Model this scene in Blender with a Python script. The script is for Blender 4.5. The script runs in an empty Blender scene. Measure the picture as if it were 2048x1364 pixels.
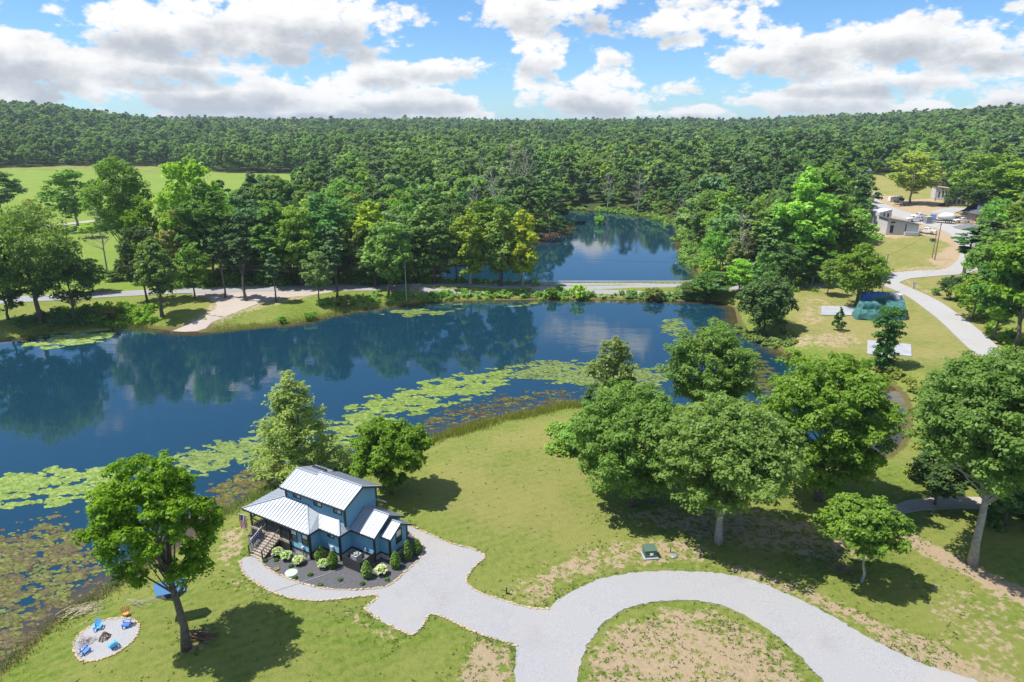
import bpy, bmesh, math, random
import numpy as np
from mathutils import Vector, Matrix
from mathutils.geometry import delaunay_2d_cdt
random.seed(7)
RNG = np.random.default_rng(7)
sc = bpy.context.scene
COL = sc.collection

# ------------------------------------------------------------------ camera
F, CX, CY, HORIZON, CZ = 1366.0, 1024.0, 682.0, 255.0, 43.0
PITCH = math.atan((CY - HORIZON) / F)
SP, CP = math.sin(PITCH), math.cos(PITCH)
cam_d = bpy.data.cameras.new('camera')
cam = bpy.data.objects.new('camera', cam_d)
COL.objects.link(cam)
cam.location = (0, 0, CZ)
cam.rotation_euler = (math.pi / 2 - PITCH, 0, 0)
cam_d.sensor_width = 36.0
cam_d.lens = 36.0 * F / 2048.0
cam_d.clip_start = 0.5
cam_d.clip_end = 20000
sc.camera = cam

# ------------------------------------------------------------------ render settings
sc.view_settings.view_transform = 'Standard'
sc.view_settings.look = 'None'
sc.view_settings.exposure = 0.46
sc.view_settings.gamma = 1.0
sc.render.engine = 'CYCLES'
try:
    sc.cycles.use_denoising = True
    sc.cycles.denoiser = 'OPENIMAGEDENOISE'
    sc.cycles.use_adaptive_sampling = False
except Exception:
    pass
sc.cycles.max_bounces = 6
sc.cycles.diffuse_bounces = 3
sc.cycles.glossy_bounces = 3
sc.cycles.transmission_bounces = 3
sc.cycles.transparent_max_bounces = 6
sc.cycles.sample_clamp_indirect = 4.0

# ------------------------------------------------------------------ sun and sky
SUN_EL = math.radians(64)
SUN_H = Vector((-1.0, -0.04, 0)).normalized()
SUN_DIR = Vector((SUN_H.x * math.cos(SUN_EL), SUN_H.y * math.cos(SUN_EL), math.sin(SUN_EL)))
sl = bpy.data.lights.new('sun', 'SUN')
sl.energy = 4.9
sl.angle = math.radians(0.53)
sl.color = (1.0, 0.955, 0.88)
sun = bpy.data.objects.new('sun', sl)
COL.objects.link(sun)
sun.rotation_euler = (-SUN_DIR).to_track_quat('-Z', 'Y').to_euler()
sun.location = (-60, 0, 120)

world = bpy.data.worlds.new('World')
sc.world = world
world.use_nodes = True
wt = world.node_tree
wt.nodes.clear()


class NT:
    """tiny node-tree helper"""
    def __init__(s, t): s.t = t
    def n(s, typ, **k):
        nd = s.t.nodes.new(typ)
        for a, b in k.items(): setattr(nd, a, b)
        return nd
    def link(s, a, b): s.t.links.new(a, b)
    def inp(s, sock, v):
        if isinstance(v, bpy.types.NodeSocket): s.t.links.new(v, sock)
        else:
            if isinstance(v, (tuple, list)) and len(v) == 3 and sock.type == 'RGBA': v = (*v, 1.0)
            sock.default_value = v
    def math(s, op, a, b=None, c=None, clamp=False):
        nd = s.n('ShaderNodeMath', operation=op); nd.use_clamp = clamp
        s.inp(nd.inputs[0], a)
        if b is not None: s.inp(nd.inputs[1], b)
        if c is not None: s.inp(nd.inputs[2], c)
        return nd.outputs[0]
    def vmath(s, op, a, b=None):
        nd = s.n('ShaderNodeVectorMath', operation=op)
        s.inp(nd.inputs[0], a)
        if b is not None: s.inp(nd.inputs[1], b)
        return nd.outputs['Value'] if op in ('LENGTH', 'DOT_PRODUCT', 'DISTANCE') else nd.outputs[0]
    def noise(s, vec, scale, detail=4.0, rough=0.55, dist=0.0, out='Fac', w=None):
        nd = s.n('ShaderNodeTexNoise')
        if w is not None:
            nd.noise_dimensions = '4D'; nd.inputs['W'].default_value = w
        if vec is not None: s.inp(nd.inputs['Vector'], vec)
        nd.inputs['Scale'].default_value = scale
        nd.inputs['Detail'].default_value = detail
        nd.inputs['Roughness'].default_value = rough
        nd.inputs['Distortion'].default_value = dist
        return nd.outputs[out]
    def rng(s, v, a, b, c=0.0, d=1.0, smooth=True):
        nd = s.n('ShaderNodeMapRange'); nd.interpolation_type = 'SMOOTHSTEP' if smooth else 'LINEAR'
        s.inp(nd.inputs[0], v)
        for i, x in zip((1, 2, 3, 4), (a, b, c, d)): s.inp(nd.inputs[i], x)
        return nd.outputs[0]
    def mix(s, f, a, b, mode='MIX'):
        nd = s.n('ShaderNodeMix', data_type='RGBA'); nd.blend_type = mode
        s.inp(nd.inputs[0], f); s.inp(nd.inputs[6], a); s.inp(nd.inputs[7], b)
        return nd.outputs[2]
    def attr(s, name, typ='GEOMETRY', out='Fac'):
        nd = s.n('ShaderNodeAttribute'); nd.attribute_name = name; nd.attribute_type = typ
        return nd.outputs[out]


def px_dir(px, py):
    u = (px - CX) / F; v = (CY - py) / F
    return np.array([u, CP + v * SP, -SP + v * CP])


def px_azel(px, py):
    d = px_dir(px, py)
    return math.atan2(d[0], d[1]), math.atan2(d[2], math.hypot(d[0], d[1]))


W = NT(wt)
sky = W.n('ShaderNodeTexSky', sky_type='NISHITA')
sky.sun_disc = False
sky.sun_elevation = SUN_EL
sky.sun_rotation = math.atan2(SUN_H.x, SUN_H.y)
sky.altitude = 500
sky.air_density = 1.0
sky.dust_density = 0.2
sky.ozone_density = 1.6
tc = W.n('ShaderNodeTexCoord')
D = tc.outputs['Generated']
sep = W.n('ShaderNodeSeparateXYZ'); W.link(D, sep.inputs[0])
az = W.math('ARCTAN2', sep.outputs[0], sep.outputs[1])
hor = W.math('SQRT', W.math('ADD', W.math('MULTIPLY', sep.outputs[0], sep.outputs[0]), W.math('MULTIPLY', sep.outputs[1], sep.outputs[1])))
el = W.math('ARCTAN2', sep.outputs[2], hor)
# angular coordinates, stretched so cloud puffs are flattened near the horizon
comb = W.n('ShaderNodeCombineXYZ')
W.link(az, comb.inputs[0])
W.link(W.math('MULTIPLY', el, 1.7), comb.inputs[1])
AE = comb.outputs[0]
warp1 = W.math('SUBTRACT', W.noise(AE, 7.0, 8, 0.68), 0.5)
warp2 = W.math('SUBTRACT', W.noise(AE, 7.0, 8, 0.68, w=None, out='Fac'), 0.5)
vor = W.n('ShaderNodeTexVoronoi'); vor.feature = 'SMOOTH_F1'; vor.inputs['Scale'].default_value = 22; vor.inputs['Smoothness'].default_value = .35
try:
    vor.normalize = False
    vor.inputs['Detail'].default_value = 3; vor.inputs['Roughness'].default_value = .6
except Exception:
    pass
W.link(AE, vor.inputs['Vector'])
puff = W.math('SUBTRACT', 0.45, vor.outputs['Distance'])
CLOUDS = [  # centre px, half sizes px, weight
    (40, 118, 130, 80, 1.0), (470, 70, 320, 62, 1.0), (640, 45, 190, 55, .9), (310, 130, 200, 48, .9), (430, 190, 260, 42, 1.0),
    (600, 222, 360, 32, 1.05), (760, 150, 80, 34, .8), (880, 138, 110, 30, .9), (60, 198, 75, 22, .9), (820, 205, 150, 30, .9),
    (1120, 28, 190, 48, .85), (1085, 122, 62, 45, .7), (1290, 55, 180, 40, .75), (1215, 115, 50, 30, .6),
    (1165, 200, 150, 46, 1.05), (1600, 112, 160, 52, .95), (1790, 82, 200, 48, .85), (1960, 100, 150, 42, .85),
    (1620, 205, 140, 40, 1.0), (1385, 228, 100, 16, .8), (1745, 165, 200, 30, .75), (2030, 200, 75, 28, .95), (1860, 222, 170, 18, .6), (1400, 2, 200, 14, .5), (1390, 170, 60, 20, .4),
    (20, 150, 120, 50, .8),
]
field = None; low = None
for (cx, cy, rx, ry, wgt) in CLOUDS:
    a0, e0 = px_azel(cx, cy)
    dx = W.math('DIVIDE', W.math('SUBTRACT', az, a0), rx / F * 1.05)
    dy = W.math('DIVIDE', W.math('SUBTRACT', el, e0), ry / F * 1.0)
    # flat bottoms: stronger falloff below the centre
    r2 = W.math('ADD', W.math('MULTIPLY', dx, dx), W.math('MULTIPLY', dy, dy))
    m = W.math('MULTIPLY', W.math('SUBTRACT', 1.0, r2), wgt)
    m = W.math('MAXIMUM', m, -1.0)
    lowm = W.math('MULTIPLY', W.math('SUBTRACT', 0.25, dy), W.math('MAXIMUM', m, 0.0))
    field = m if field is None else W.math('SMOOTH_MAX', field, m, 0.3)
    low = lowm if low is None else W.math('MAXIMUM', low, lowm)
# generic broken cumulus for the rest of the sky (perspective-projected layer)
zc = W.math('MAXIMUM', W.math('ADD', sep.outputs[2], 0.10), 0.05)
cp = W.n('ShaderNodeCombineXYZ')
W.link(W.math('DIVIDE', sep.outputs[0], zc), cp.inputs[0]); W.link(W.math('DIVIDE', sep.outputs[1], zc), cp.inputs[1])
gen = W.noise(cp.outputs[0], 1.15, 2, 0.5)
gen = W.rng(gen, 0.38, 0.66, -1.5, 1.1, smooth=False)
a_l, e_t = px_azel(1024, -60)
inframe = W.math('MULTIPLY', W.rng(el, e_t - 0.03, e_t + 0.10, 1.0, 0.0), W.rng(W.math('ABSOLUTE', az), 0.66, 0.85, 1.0, 0.0))
fieldmix = W.n('ShaderNodeMix', data_type='FLOAT')
W.link(inframe, fieldmix.inputs[0]); W.link(gen, fieldmix.inputs[2]); W.link(field, fieldmix.inputs[3])
fld = fieldmix.outputs[0]
dens = W.math('ADD', fld, W.math('ADD', W.math('MULTIPLY', warp1, 3.6), W.math('MULTIPLY', puff, 1.1)))
alpha = W.rng(dens, -0.72, -0.16, 0.0, 1.0)
alpha = W.math('MULTIPLY', alpha, W.rng(el, -0.02, 0.005, 0.0, 1.0))
shade_n = W.noise(AE, 11.0, 5, 0.6)
shade = W.rng(W.math('ADD', W.math('MULTIPLY', low, 1.5), W.math('ADD', W.math('MULTIPLY', dens, 0.22), W.math('MULTIPLY', W.math('SUBTRACT', shade_n, 0.5), 2.2))), -.05, 1.05, 0.0, 1.0)
ccol = W.mix(shade, (1.0, 0.995, 0.985), (0.50, 0.54, 0.60))
bg = W.n('ShaderNodeBackground'); bg.inputs['Strength'].default_value = 0.105
skyc = W.mix(1.0, sky.outputs[0], (0.56, 0.82, 1.10), 'MULTIPLY')
W.link(skyc, bg.inputs[0])
bc = W.n('ShaderNodeBackground'); bc.inputs['Strength'].default_value = 0.76
W.link(ccol, bc.inputs[0])
mx = W.n('ShaderNodeMixShader'); W.link(alpha, mx.inputs[0]); W.link(bg.outputs[0], mx.inputs[1]); W.link(bc.outputs[0], mx.inputs[2])
wo = W.n('ShaderNodeOutputWorld'); W.link(mx.outputs[0], wo.inputs[0])

# ------------------------------------------------------------------ materials
MATS = {}


def mat(name, col=(.5, .5, .5), rough=.7, metal=0.0, noise=0.0, nscale=5.0, bump=0.0, bscale=20.0, spec=0.5, col2=None, emit=None):
    if name in MATS: return MATS[name]
    m = bpy.data.materials.new(name); m.use_nodes = True
    t = NT(m.node_tree); b = m.node_tree.nodes['Principled BSDF']
    b.inputs['Roughness'].default_value = rough
    b.inputs['Metallic'].default_value = metal
    b.inputs['Specular IOR Level'].default_value = spec
    tcn = t.n('ShaderNodeTexCoord')
    if noise > 0 or col2:
        f = t.rng(t.noise(tcn.outputs['Object'], nscale, 5, .6), .3, .7)
        c2 = col2 or tuple(c * (1 - noise) for c in col)
        t.link(t.mix(f, col, c2), b.inputs['Base Color'])
    else:
        b.inputs['Base Color'].default_value = (*col, 1)
    if bump > 0:
        bn = t.n('ShaderNodeBump'); bn.inputs['Strength'].default_value = bump; bn.inputs['Distance'].default_value = .02
        t.link(t.noise(tcn.outputs['Object'], bscale, 4, .6), bn.inputs['Height'])
        t.link(bn.outputs[0], b.inputs['Normal'])
    MATS[name] = m
    return m


def leaf_mat(name, a, b_, transl=.42, hue=.02, var=1.0):
    m = bpy.data.materials.new(name); m.use_nodes = True
    nt = m.node_tree; nt.nodes.clear(); t = NT(nt)
    tint = t.attr('tint')
    oi = t.n('ShaderNodeObjectInfo')
    c = t.mix(tint, a, b_)
    hs = t.n('ShaderNodeHueSaturation')
    t.link(c, hs.inputs['Color'])
    t.link(t.rng(oi.outputs['Random'], 0, 1, .5 - hue, .5 + hue, False), hs.inputs['Hue'])
    r2 = t.math('FRACT', t.math('MULTIPLY', oi.outputs['Random'], 17.31))
    t.link(t.rng(r2, 0, 1, 1 - .26 * var, 1 + .32 * var, False), hs.inputs['Value'])
    t.link(t.rng(t.math('FRACT', t.math('MULTIPLY', oi.outputs['Random'], 7.77)), 0, 1, .85, 1.08, False), hs.inputs['Saturation'])
    d = t.n('ShaderNodeBsdfDiffuse'); t.link(hs.outputs[0], d.inputs[0])
    tr = t.n('ShaderNodeBsdfTranslucent')
    t.link(t.mix(1.0, hs.outputs[0], (1.25, 1.3, .55), 'MULTIPLY'), tr.inputs[0])
    mx = t.n('ShaderNodeMixShader'); mx.inputs[0].default_value = transl
    t.link(d.outputs[0], mx.inputs[1]); t.link(tr.outputs[0], mx.inputs[2])
    g = t.n('ShaderNodeBsdfGlossy'); g.inputs['Roughness'].default_value = .45; g.inputs[0].default_value = (.9, 1, .95, 1)
    m2 = t.n('ShaderNodeMixShader'); m2.inputs[0].default_value = .010
    t.link(mx.outputs[0], m2.inputs[1]); t.link(g.outputs[0], m2.inputs[2])
    o = t.n('ShaderNodeOutputMaterial'); t.link(m2.outputs[0], o.inputs[0])
    MATS[name] = m
    return m


L_MID = leaf_mat('leaf_mid', (0.121, 0.242, 0.037), (0.305, 0.475, 0.074))
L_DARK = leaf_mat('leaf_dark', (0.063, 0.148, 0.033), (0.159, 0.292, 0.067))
L_BLUE = leaf_mat('leaf_blue', (0.088, 0.205, 0.067), (0.244, 0.410, 0.139))
L_YEL = leaf_mat('leaf_yellow', (0.244, 0.356, 0.033), (0.575, 0.648, 0.074))
L_BRIGHT = leaf_mat('leaf_bright', (0.146, 0.323, 0.026), (0.414, 0.670, 0.055))
L_PINE = leaf_mat('leaf_pine', (0.059, 0.129, 0.045), (0.142, 0.242, 0.074), .15)
L_LPINE = leaf_mat('leaf_light_pine', (0.221, 0.292, 0.076), (0.541, 0.583, 0.175), .25)
L_OAK = leaf_mat('leaf_oak', (0.110, 0.226, 0.041), (0.305, 0.508, 0.102))
L_OLIVE = leaf_mat('leaf_olive', (0.183, 0.249, 0.055), (0.414, 0.465, 0.111))
L_DRY = leaf_mat('leaf_dry', (0.261, 0.265, 0.061), (0.560, 0.495, 0.138), .2)
L_REED = leaf_mat('leaf_reed', (0.141, 0.212, 0.038), (0.400, 0.442, 0.091), .2)
N_OAK = leaf_mat('grove_leaf', (.120, .225, .028), (.300, .440, .075), .48, .004, .15)
N_OAK2 = leaf_mat('grove_leaf_cool', (.100, .205, .036), (.260, .405, .090), .48, .004, .15)
N_BRIGHT = leaf_mat('maple_leaf', (.095, .205, .016), (.270, .420, .040), .42, .004, .1)
N_LPINE = leaf_mat('soft_pine', (.240, .350, .055), (.430, .540, .115), .5, .004, .1)
N_WILLOW = leaf_mat('willow_leaf', (.070, .130, .040), (.170, .260, .085), .35, .004, .1)
BARK = mat('bark', (.16, .13, .105), .9, noise=.5, nscale=3, bump=.6, bscale=6)
BARK_PALE = mat('bark_pale', (.42, .39, .34), .9, noise=.4, nscale=2.5, bump=.6, bscale=6)
DEADWOOD = mat('dead_wood', (.40, .36, .33), .9, noise=.3, nscale=3)


# ------------------------------------------------------------------ object helpers
def tag(o, label=None, cat=None, group=None, kind=None):
    if label: o['label'] = label
    if cat: o['category'] = cat
    if group: o['group'] = group
    if kind: o['kind'] = kind
    return o


def empty(name, loc=(0, 0, 0), rz=0.0, label=None, cat=None, group=None):
    o = bpy.data.objects.new(name, None)
    o.empty_display_size = .3
    COL.objects.link(o)
    o.location = loc; o.rotation_euler = (0, 0, rz)
    return tag(o, label, cat, group)


def link(name, me, m=None, parent=None):
    if m is not None and not me.materials: me.materials.append(m)
    o = bpy.data.objects.new(name, me)
    COL.objects.link(o)
    if parent is not None: o.parent = parent
    return o


class MB:
    """collects verts and faces"""
    def __init__(s): s.v = []; s.f = []
    def poly(s, pts):
        n = len(s.v); s.v += [tuple(p) for p in pts]; s.f.append(tuple(range(n, n + len(pts)))); return s
    def mesh(s, v, f):
        n = len(s.v); s.v += [tuple(p) for p in v]; s.f += [tuple(i + n for i in q) for q in f]; return s
    def box(s, c, d, rz=0.0, rx=0.0, ry=0.0):
        x, y, z = d[0] / 2, d[1] / 2, d[2] / 2
        M = Matrix.Translation(c) @ Matrix.Rotation(rz, 4, 'Z') @ Matrix.Rotation(ry, 4, 'Y') @ Matrix.Rotation(rx, 4, 'X')
        vs = [M @ Vector((a, b, e)) for a in (-x, x) for b in (-y, y) for e in (-z, z)]
        return s.mesh(vs, [(0, 1, 3, 2), (4, 6, 7, 5), (0, 4, 5, 1), (2, 3, 7, 6), (0, 2, 6, 4), (1, 5, 7, 3)])
    def bar(s, a, b, w, h=None):
        h = h or w; a = Vector(a); b = Vector(b); d = b - a; L = d.length
        q = d.to_track_quat('X', 'Z').to_matrix().to_4x4()
        M = Matrix.Translation((a + b) / 2) @ q
        vs = [M @ Vector((x, y, z)) for x in (-L / 2, L / 2) for y in (-w / 2, w / 2) for z in (-h / 2, h / 2)]
        return s.mesh(vs, [(0, 1, 3, 2), (4, 6, 7, 5), (0, 4, 5, 1), (2, 3, 7, 6), (0, 2, 6, 4), (1, 5, 7, 3)])
    def tube(s, pts, rs, n=6, cap=True):
        pts = [Vector(p) for p in pts]; k = len(pts)
        if not hasattr(rs, '__len__'): rs = [rs] * k
        base = len(s.v)
        for i, p in enumerate(pts):
            d = (pts[min(i + 1, k - 1)] - pts[max(i - 1, 0)])
            if d.length < 1e-6: d = Vector((0, 0, 1))
            d.normalize(); a = d.orthogonal().normalized() if i == 0 else (a - d * a.dot(d)).normalized(); b = d.cross(a)
            for j in range(n):
                t = 2 * math.pi * j / n
                s.v.append(tuple(p + (a * math.cos(t) + b * math.sin(t)) * rs[i]))
        for i in range(k - 1):
            for j in range(n):
                j2 = (j + 1) % n
                s.f.append((base + i * n + j, base + i * n + j2, base + (i + 1) * n + j2, base + (i + 1) * n + j))
        if cap:
            s.f.append(tuple(base + j for j in range(n))[::-1]); s.f.append(tuple(base + (k - 1) * n + j for j in range(n)))
        return s
    def lathe(s, prof, c=(0, 0, 0), n=16):
        base = len(s.v)
        for r, z in prof:
            for j in range(n):
                t = 2 * math.pi * j / n
                s.v.append((c[0] + r * math.cos(t), c[1] + r * math.sin(t), c[2] + z))
        for i in range(len(prof) - 1):
            for j in range(n):
                j2 = (j + 1) % n
                s.f.append((base + i * n + j, base + i * n + j2, base + (i + 1) * n + j2, base + (i + 1) * n + j))
        s.f.append(tuple(base + (len(prof) - 1) * n + j for j in range(n)))
        return s
    def slab(s, pts, t):
        """polygon (3D list) thickened downwards by t"""
        n = len(pts); lo = [(p[0], p[1], p[2] - t) for p in pts]
        base = len(s.v); s.v += [tuple(p) for p in pts] + lo
        s.f.append(tuple(range(base, base + n))); s.f.append(tuple(range(base + n, base + 2 * n))[::-1])
        for i in range(n):
            j = (i + 1) % n; s.f.append((base + i, base + n + i, base + n + j, base + j))
        return s
    def data(s, name, smooth=False):
        me = bpy.data.meshes.new(name); me.from_pydata(s.v, [], s.f); me.update()
        bm = bmesh.new(); bm.from_mesh(me); bmesh.ops.recalc_face_normals(bm, faces=bm.faces); bm.to_mesh(me); bm.free()
        if smooth:
            me.polygons.foreach_set('use_smooth', [True] * len(me.polygons))
        return me
    def build(s, name, m, parent=None, smooth=False):
        return link(name, s.data(name, smooth), m, parent)


def np_mesh(name, V, Fc, attrs=None, smooth=False):
    """V (n,3); Fc (m,k) int array"""
    me = bpy.data.meshes.new(name)
    n = len(V); m, k = Fc.shape
    me.vertices.add(n); me.vertices.foreach_set('co', V.astype(np.float32).ravel())
    me.loops.add(m * k); me.loops.foreach_set('vertex_index', Fc.astype(np.int32).ravel())
    me.polygons.add(m); me.polygons.foreach_set('loop_start', np.arange(0, m * k, k, dtype=np.int32))
    try: me.polygons.foreach_set('loop_total', np.full(m, k, dtype=np.int32))
    except Exception: pass
    for a, arr in (attrs or {}).items():
        at = me.attributes.new(a, 'FLOAT', 'POINT'); at.data.foreach_set('value', arr.astype(np.float32))
    me.update(calc_edges=True)
    if smooth: me.polygons.foreach_set('use_smooth', np.ones(m, dtype=bool))
    return me


# ------------------------------------------------------------------ ground geometry in metres
def un(px, py, z=0.0):
    d = px_dir(px, py); t = (z - CZ) / d[2]
    return (d[0] * t, d[1] * t)


def zat(px, py, y):
    v = (CY - py) / F
    return CZ + y * (-SP + v * CP) / (CP + v * SP)


def smooth(t):
    t = np.clip(t, 0, 1); return t * t * (3 - 2 * t)


def densify(poly, closed=True, step=None, jit=0.0, rs=3):
    """Catmull-Rom through poly"""
    P = np.array(poly, float); n = len(P); out = []
    r = np.random.default_rng(rs)
    rngi = range(n if closed else n - 1)
    for i in rngi:
        if closed: p0, p1, p2, p3 = P[(i - 1) % n], P[i], P[(i + 1) % n], P[(i + 2) % n]
        else: p0, p1, p2, p3 = P[max(i - 1, 0)], P[i], P[i + 1], P[min(i + 2, n - 1)]
        L = np.linalg.norm(p2 - p1); k = max(1, int(L / step))
        for j in range(k):
            t = j / k
            q = .5 * ((2 * p1) + (-p0 + p2) * t + (2 * p0 - 5 * p1 + 4 * p2 - p3) * t * t + (-p0 + 3 * p1 - 3 * p2 + p3) * t ** 3)
            out.append(q + (r.normal(size=2) * jit if jit else 0))
    if not closed: out.append(P[-1])
    return np.array(out)


def sdf(poly, X, Y):
    """signed distance, negative inside"""
    P = np.asarray(poly, float); X = np.asarray(X, float); Y = np.asarray(Y, float)
    d2 = np.full(X.shape, 1e18); ins = np.zeros(X.shape, bool); n = len(P)
    for i in range(n):
        ax, ay = P[i]; bx, by = P[(i + 1) % n]
        ex, ey = bx - ax, by - ay; wx, wy = X - ax, Y - ay
        t = np.clip((wx * ex + wy * ey) / (ex * ex + ey * ey + 1e-12), 0, 1)
        dx, dy = wx - ex * t, wy - ey * t
        d2 = np.minimum(d2, dx * dx + dy * dy)
        c = ((ay > Y) != (by > Y)) & (X < (bx - ax) * (Y - ay) / ((by - ay) if by != ay else 1e-12) + ax)
        ins ^= c
    d = np.sqrt(d2)
    return np.where(ins, -d, d)


def line_dist(pl, X, Y):
    P = np.asarray(pl, float); d2 = np.full(np.shape(X), 1e18)
    for i in range(len(P) - 1):
        ax, ay = P[i]; bx, by = P[i + 1]
        ex, ey = bx - ax, by - ay; wx, wy = X - ax, Y - ay
        t = np.clip((wx * ex + wy * ey) / (ex * ex + ey * ey + 1e-12), 0, 1)
        d2 = np.minimum(d2, (wx - ex * t) ** 2 + (wy - ey * t) ** 2)
    return np.sqrt(d2)


LAKE_PX = [(-420, 690), (-200, 688), (0, 682), (70, 668), (130, 655), (200, 650), (290, 655), (370, 663), (430, 661), (520, 651), (600, 645), (650, 632), (700, 622),
           (760, 614), (830, 607), (900, 602), (1000, 600), (1100, 599), (1200, 599), (1300, 600), (1380, 602), (1440, 605), (1468, 615), (1476, 640), (1492, 665),
           (1530, 681), (1558, 700), (1600, 722), (1660, 735), (1730, 752), (1790, 775), (1812, 810), (1812, 850), (1800, 890), (1740, 925), (1660, 915), (1560, 885), (1450, 860),
           (1300, 832), (1200, 815), (1130, 811), (1105, 819), (1060, 829), (1000, 839), (960, 851), (905, 867), (850, 886), (790, 905), (700, 930), (620, 955), (550, 975), (490, 1003), (430, 1035),
           (370, 1085), (300, 1130), (240, 1165), (180, 1200), (130, 1228), (85, 1262), (45, 1300), (5, 1338), (-120, 1420), (-400, 1500), (-900, 1300), (-900, 800)]
POND_PX = [(1098, 420), (1130, 419), (1180, 420), (1240, 424), (1290, 432), (1335, 443), (1362, 456), (1362, 478), (1366, 500), (1385, 525), (1398, 545), (1392, 562), (1300, 569),
           (1150, 570), (1000, 569), (900, 566), (858, 556), (880, 535), (950, 520), (1010, 508), (1050, 494), (1078, 482), (1115, 468), (1138, 458), (1128, 444), (1105, 432)]
LAKE = densify([un(*p) for p in LAKE_PX], True, 3.0)
POND = densify([un(*p) for p in POND_PX], True, 3.0)
ROW = [(-700, 205), (-300, 196), (0, 198), (110, 208), (200, 222), (300, 233), (500, 238), (800, 240), (1100, 241), (1300, 242), (1500, 240), (1620, 234), (1750, 232), (1880, 222), (1980, 213), (2048, 207), (2400, 196), (2800, 200)]
RD = [1100, 1150, 1250, 1300, 1400, 1600, 1900, 2000, 2100, 2200, 2100, 2000, 1700, 1500, 1300, 1150, 1000, 1000]
ridge_u = np.array([(p - CX) / F / (CP + (CY - r) / F * SP) for p, r in ROW])
ridge_z = np.array([zat(p, r, d) - 27.0 for (p, r), d in zip(ROW, RD)])
ridge_d = np.array(RD, float)


def plateau(X, Y):
    X = np.asarray(X, float); Y = np.asarray(Y, float)
    north = smooth((Y - 120) / 50)
    P = 1.7 + .5 * north + .017 * np.maximum(Y - 200, 0).clip(0, 300)
    P = P + 5.2 * smooth((Y - 175) / 95) * smooth((X - 55) / 60)
    u = X / np.maximum(Y, 50)
    rz = np.interp(u, ridge_u, ridge_z); rd = np.interp(u, ridge_u, ridge_d)
    t = (Y - 420) / (rd - 420)
    P = np.where(t > 0, P + (rz - P) * smooth(t * 1.0), P)
    P = np.where(t > 1, rz - .012 * (Y - rd), P)
    P = P + np.where(Y > 400, 1.0, 0) * smooth((Y - 420) / 300) * (5 * np.sin(X * .011 + Y * .004) * np.sin(Y * .009 + 1.3) * smooth((rd - Y) / 300 + .4))
    P = P + .12 * np.sin(X * .12 + 1) * np.sin(Y * .1) + .05 * np.sin(X * .31 + Y * .2)
    return P


SX0, SX1, SY0, SY1 = -250.0, 105.0, 15.0, 430.0
_sx = np.arange(SX0, SX1 + 1, 1.0); _sy = np.arange(SY0, SY1 + 1, 1.0)
_SX, _SY = np.meshgrid(_sx, _sy)
SRAST = np.minimum(sdf(LAKE, _SX, _SY), sdf(POND, _SX, _SY))


def shore_d(X, Y):
    """distance to the nearest shore (negative in water), read from a one-metre raster"""
    X = np.asarray(X, float); Y = np.asarray(Y, float)
    cx = np.clip(X, SX0, SX1 - 1e-6); cy = np.clip(Y, SY0, SY1 - 1e-6)
    i = (cx - SX0).astype(int); j = (cy - SY0).astype(int); fx = cx - SX0 - i; fy = cy - SY0 - j
    v = (SRAST[j, i] * (1 - fx) * (1 - fy) + SRAST[j, i + 1] * fx * (1 - fy) + SRAST[j + 1, i] * (1 - fx) * fy + SRAST[j + 1, i + 1] * fx * fy)
    return v + np.hypot(X - cx, Y - cy)


def height(X, Y):
    X = np.asarray(X, float); Y = np.asarray(Y, float)
    d = shore_d(X, Y)
    wd = np.where(Y < 110, 11.0, 6.5)
    P_ = plateau(X, Y)
    wd = np.maximum(wd, np.where(Y > 200, (P_ - 2.0) * 9, 0))
    hl = .06 + P_ * smooth(d / wd * .85 + .06)
    pad = smooth(1.6 - np.hypot(X + 17.5, Y - 60.5) / 11.0) * smooth(d / 4)
    hl = hl * (1 - pad) + 1.8 * pad
    return np.where(d < 0, np.maximum(d * .22, -1.5), hl)


def ground(px, py):
    """world point of the terrain seen at a pixel"""
    z = 1.8
    for _ in range(25):
        x, y = un(px, py, z)
        z2 = float(height(np.array([x]), np.array([y]))[0])
        z = z + (z2 - z) * .6
    x, y = un(px, py, z)
    return x, y, z


def G(px, py): return Vector(ground(px, py))


# terrain grid (wedge that widens with distance)
NR, NC = 640, 440
s0, s1 = math.log(22.0), math.log(4200.0)
rows = np.exp(np.linspace(s0, s1, NR)) - 60.0
cols = np.linspace(-1.02, 1.02, NC)
GX = cols[None, :] * (rows[:, None] + 60.0); GY = np.repeat(rows[:, None], NC, 1)
HG = height(GX.ravel(), GY.ravel()).reshape(NR, NC)


def hgrid(X, Y):
    """height interpolated from the terrain mesh itself"""
    X = np.asarray(X, float); Y = np.asarray(Y, float)
    r = (np.log(Y + 60.0) - s0) / (s1 - s0) * (NR - 1)
    r0 = np.clip(np.floor(r).astype(int), 0, NR - 2)
    fr = np.clip((Y - rows[r0]) / (rows[r0 + 1] - rows[r0]), 0, 1)
    c = (X / (Y + 60.0) + 1.02) / 2.04 * (NC - 1); c0 = np.clip(np.floor(c).astype(int), 0, NC - 2); fc = np.clip(c - c0, 0, 1)
    return (HG[r0, c0] * (1 - fr) * (1 - fc) + HG[r0 + 1, c0] * fr * (1 - fc) + HG[r0, c0 + 1] * (1 - fr) * fc + HG[r0 + 1, c0 + 1] * fr * fc)


def hz(x, y): return float(hgrid(np.array([x]), np.array([y]))[0])


def gpoly(pts, step=None, closed=True, jit=0.0):
    P = [ground(*p)[:2] for p in pts]
    return densify(P, closed, step, jit) if step else np.array(P)


# ---- masks painted on the terrain: real differences of ground cover
dirt = np.zeros(GX.shape); dry = np.zeros(GX.shape); floor_ = np.zeros(GX.shape); lush = np.zeros(GX.shape); mud = np.zeros(GX.shape)


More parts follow.
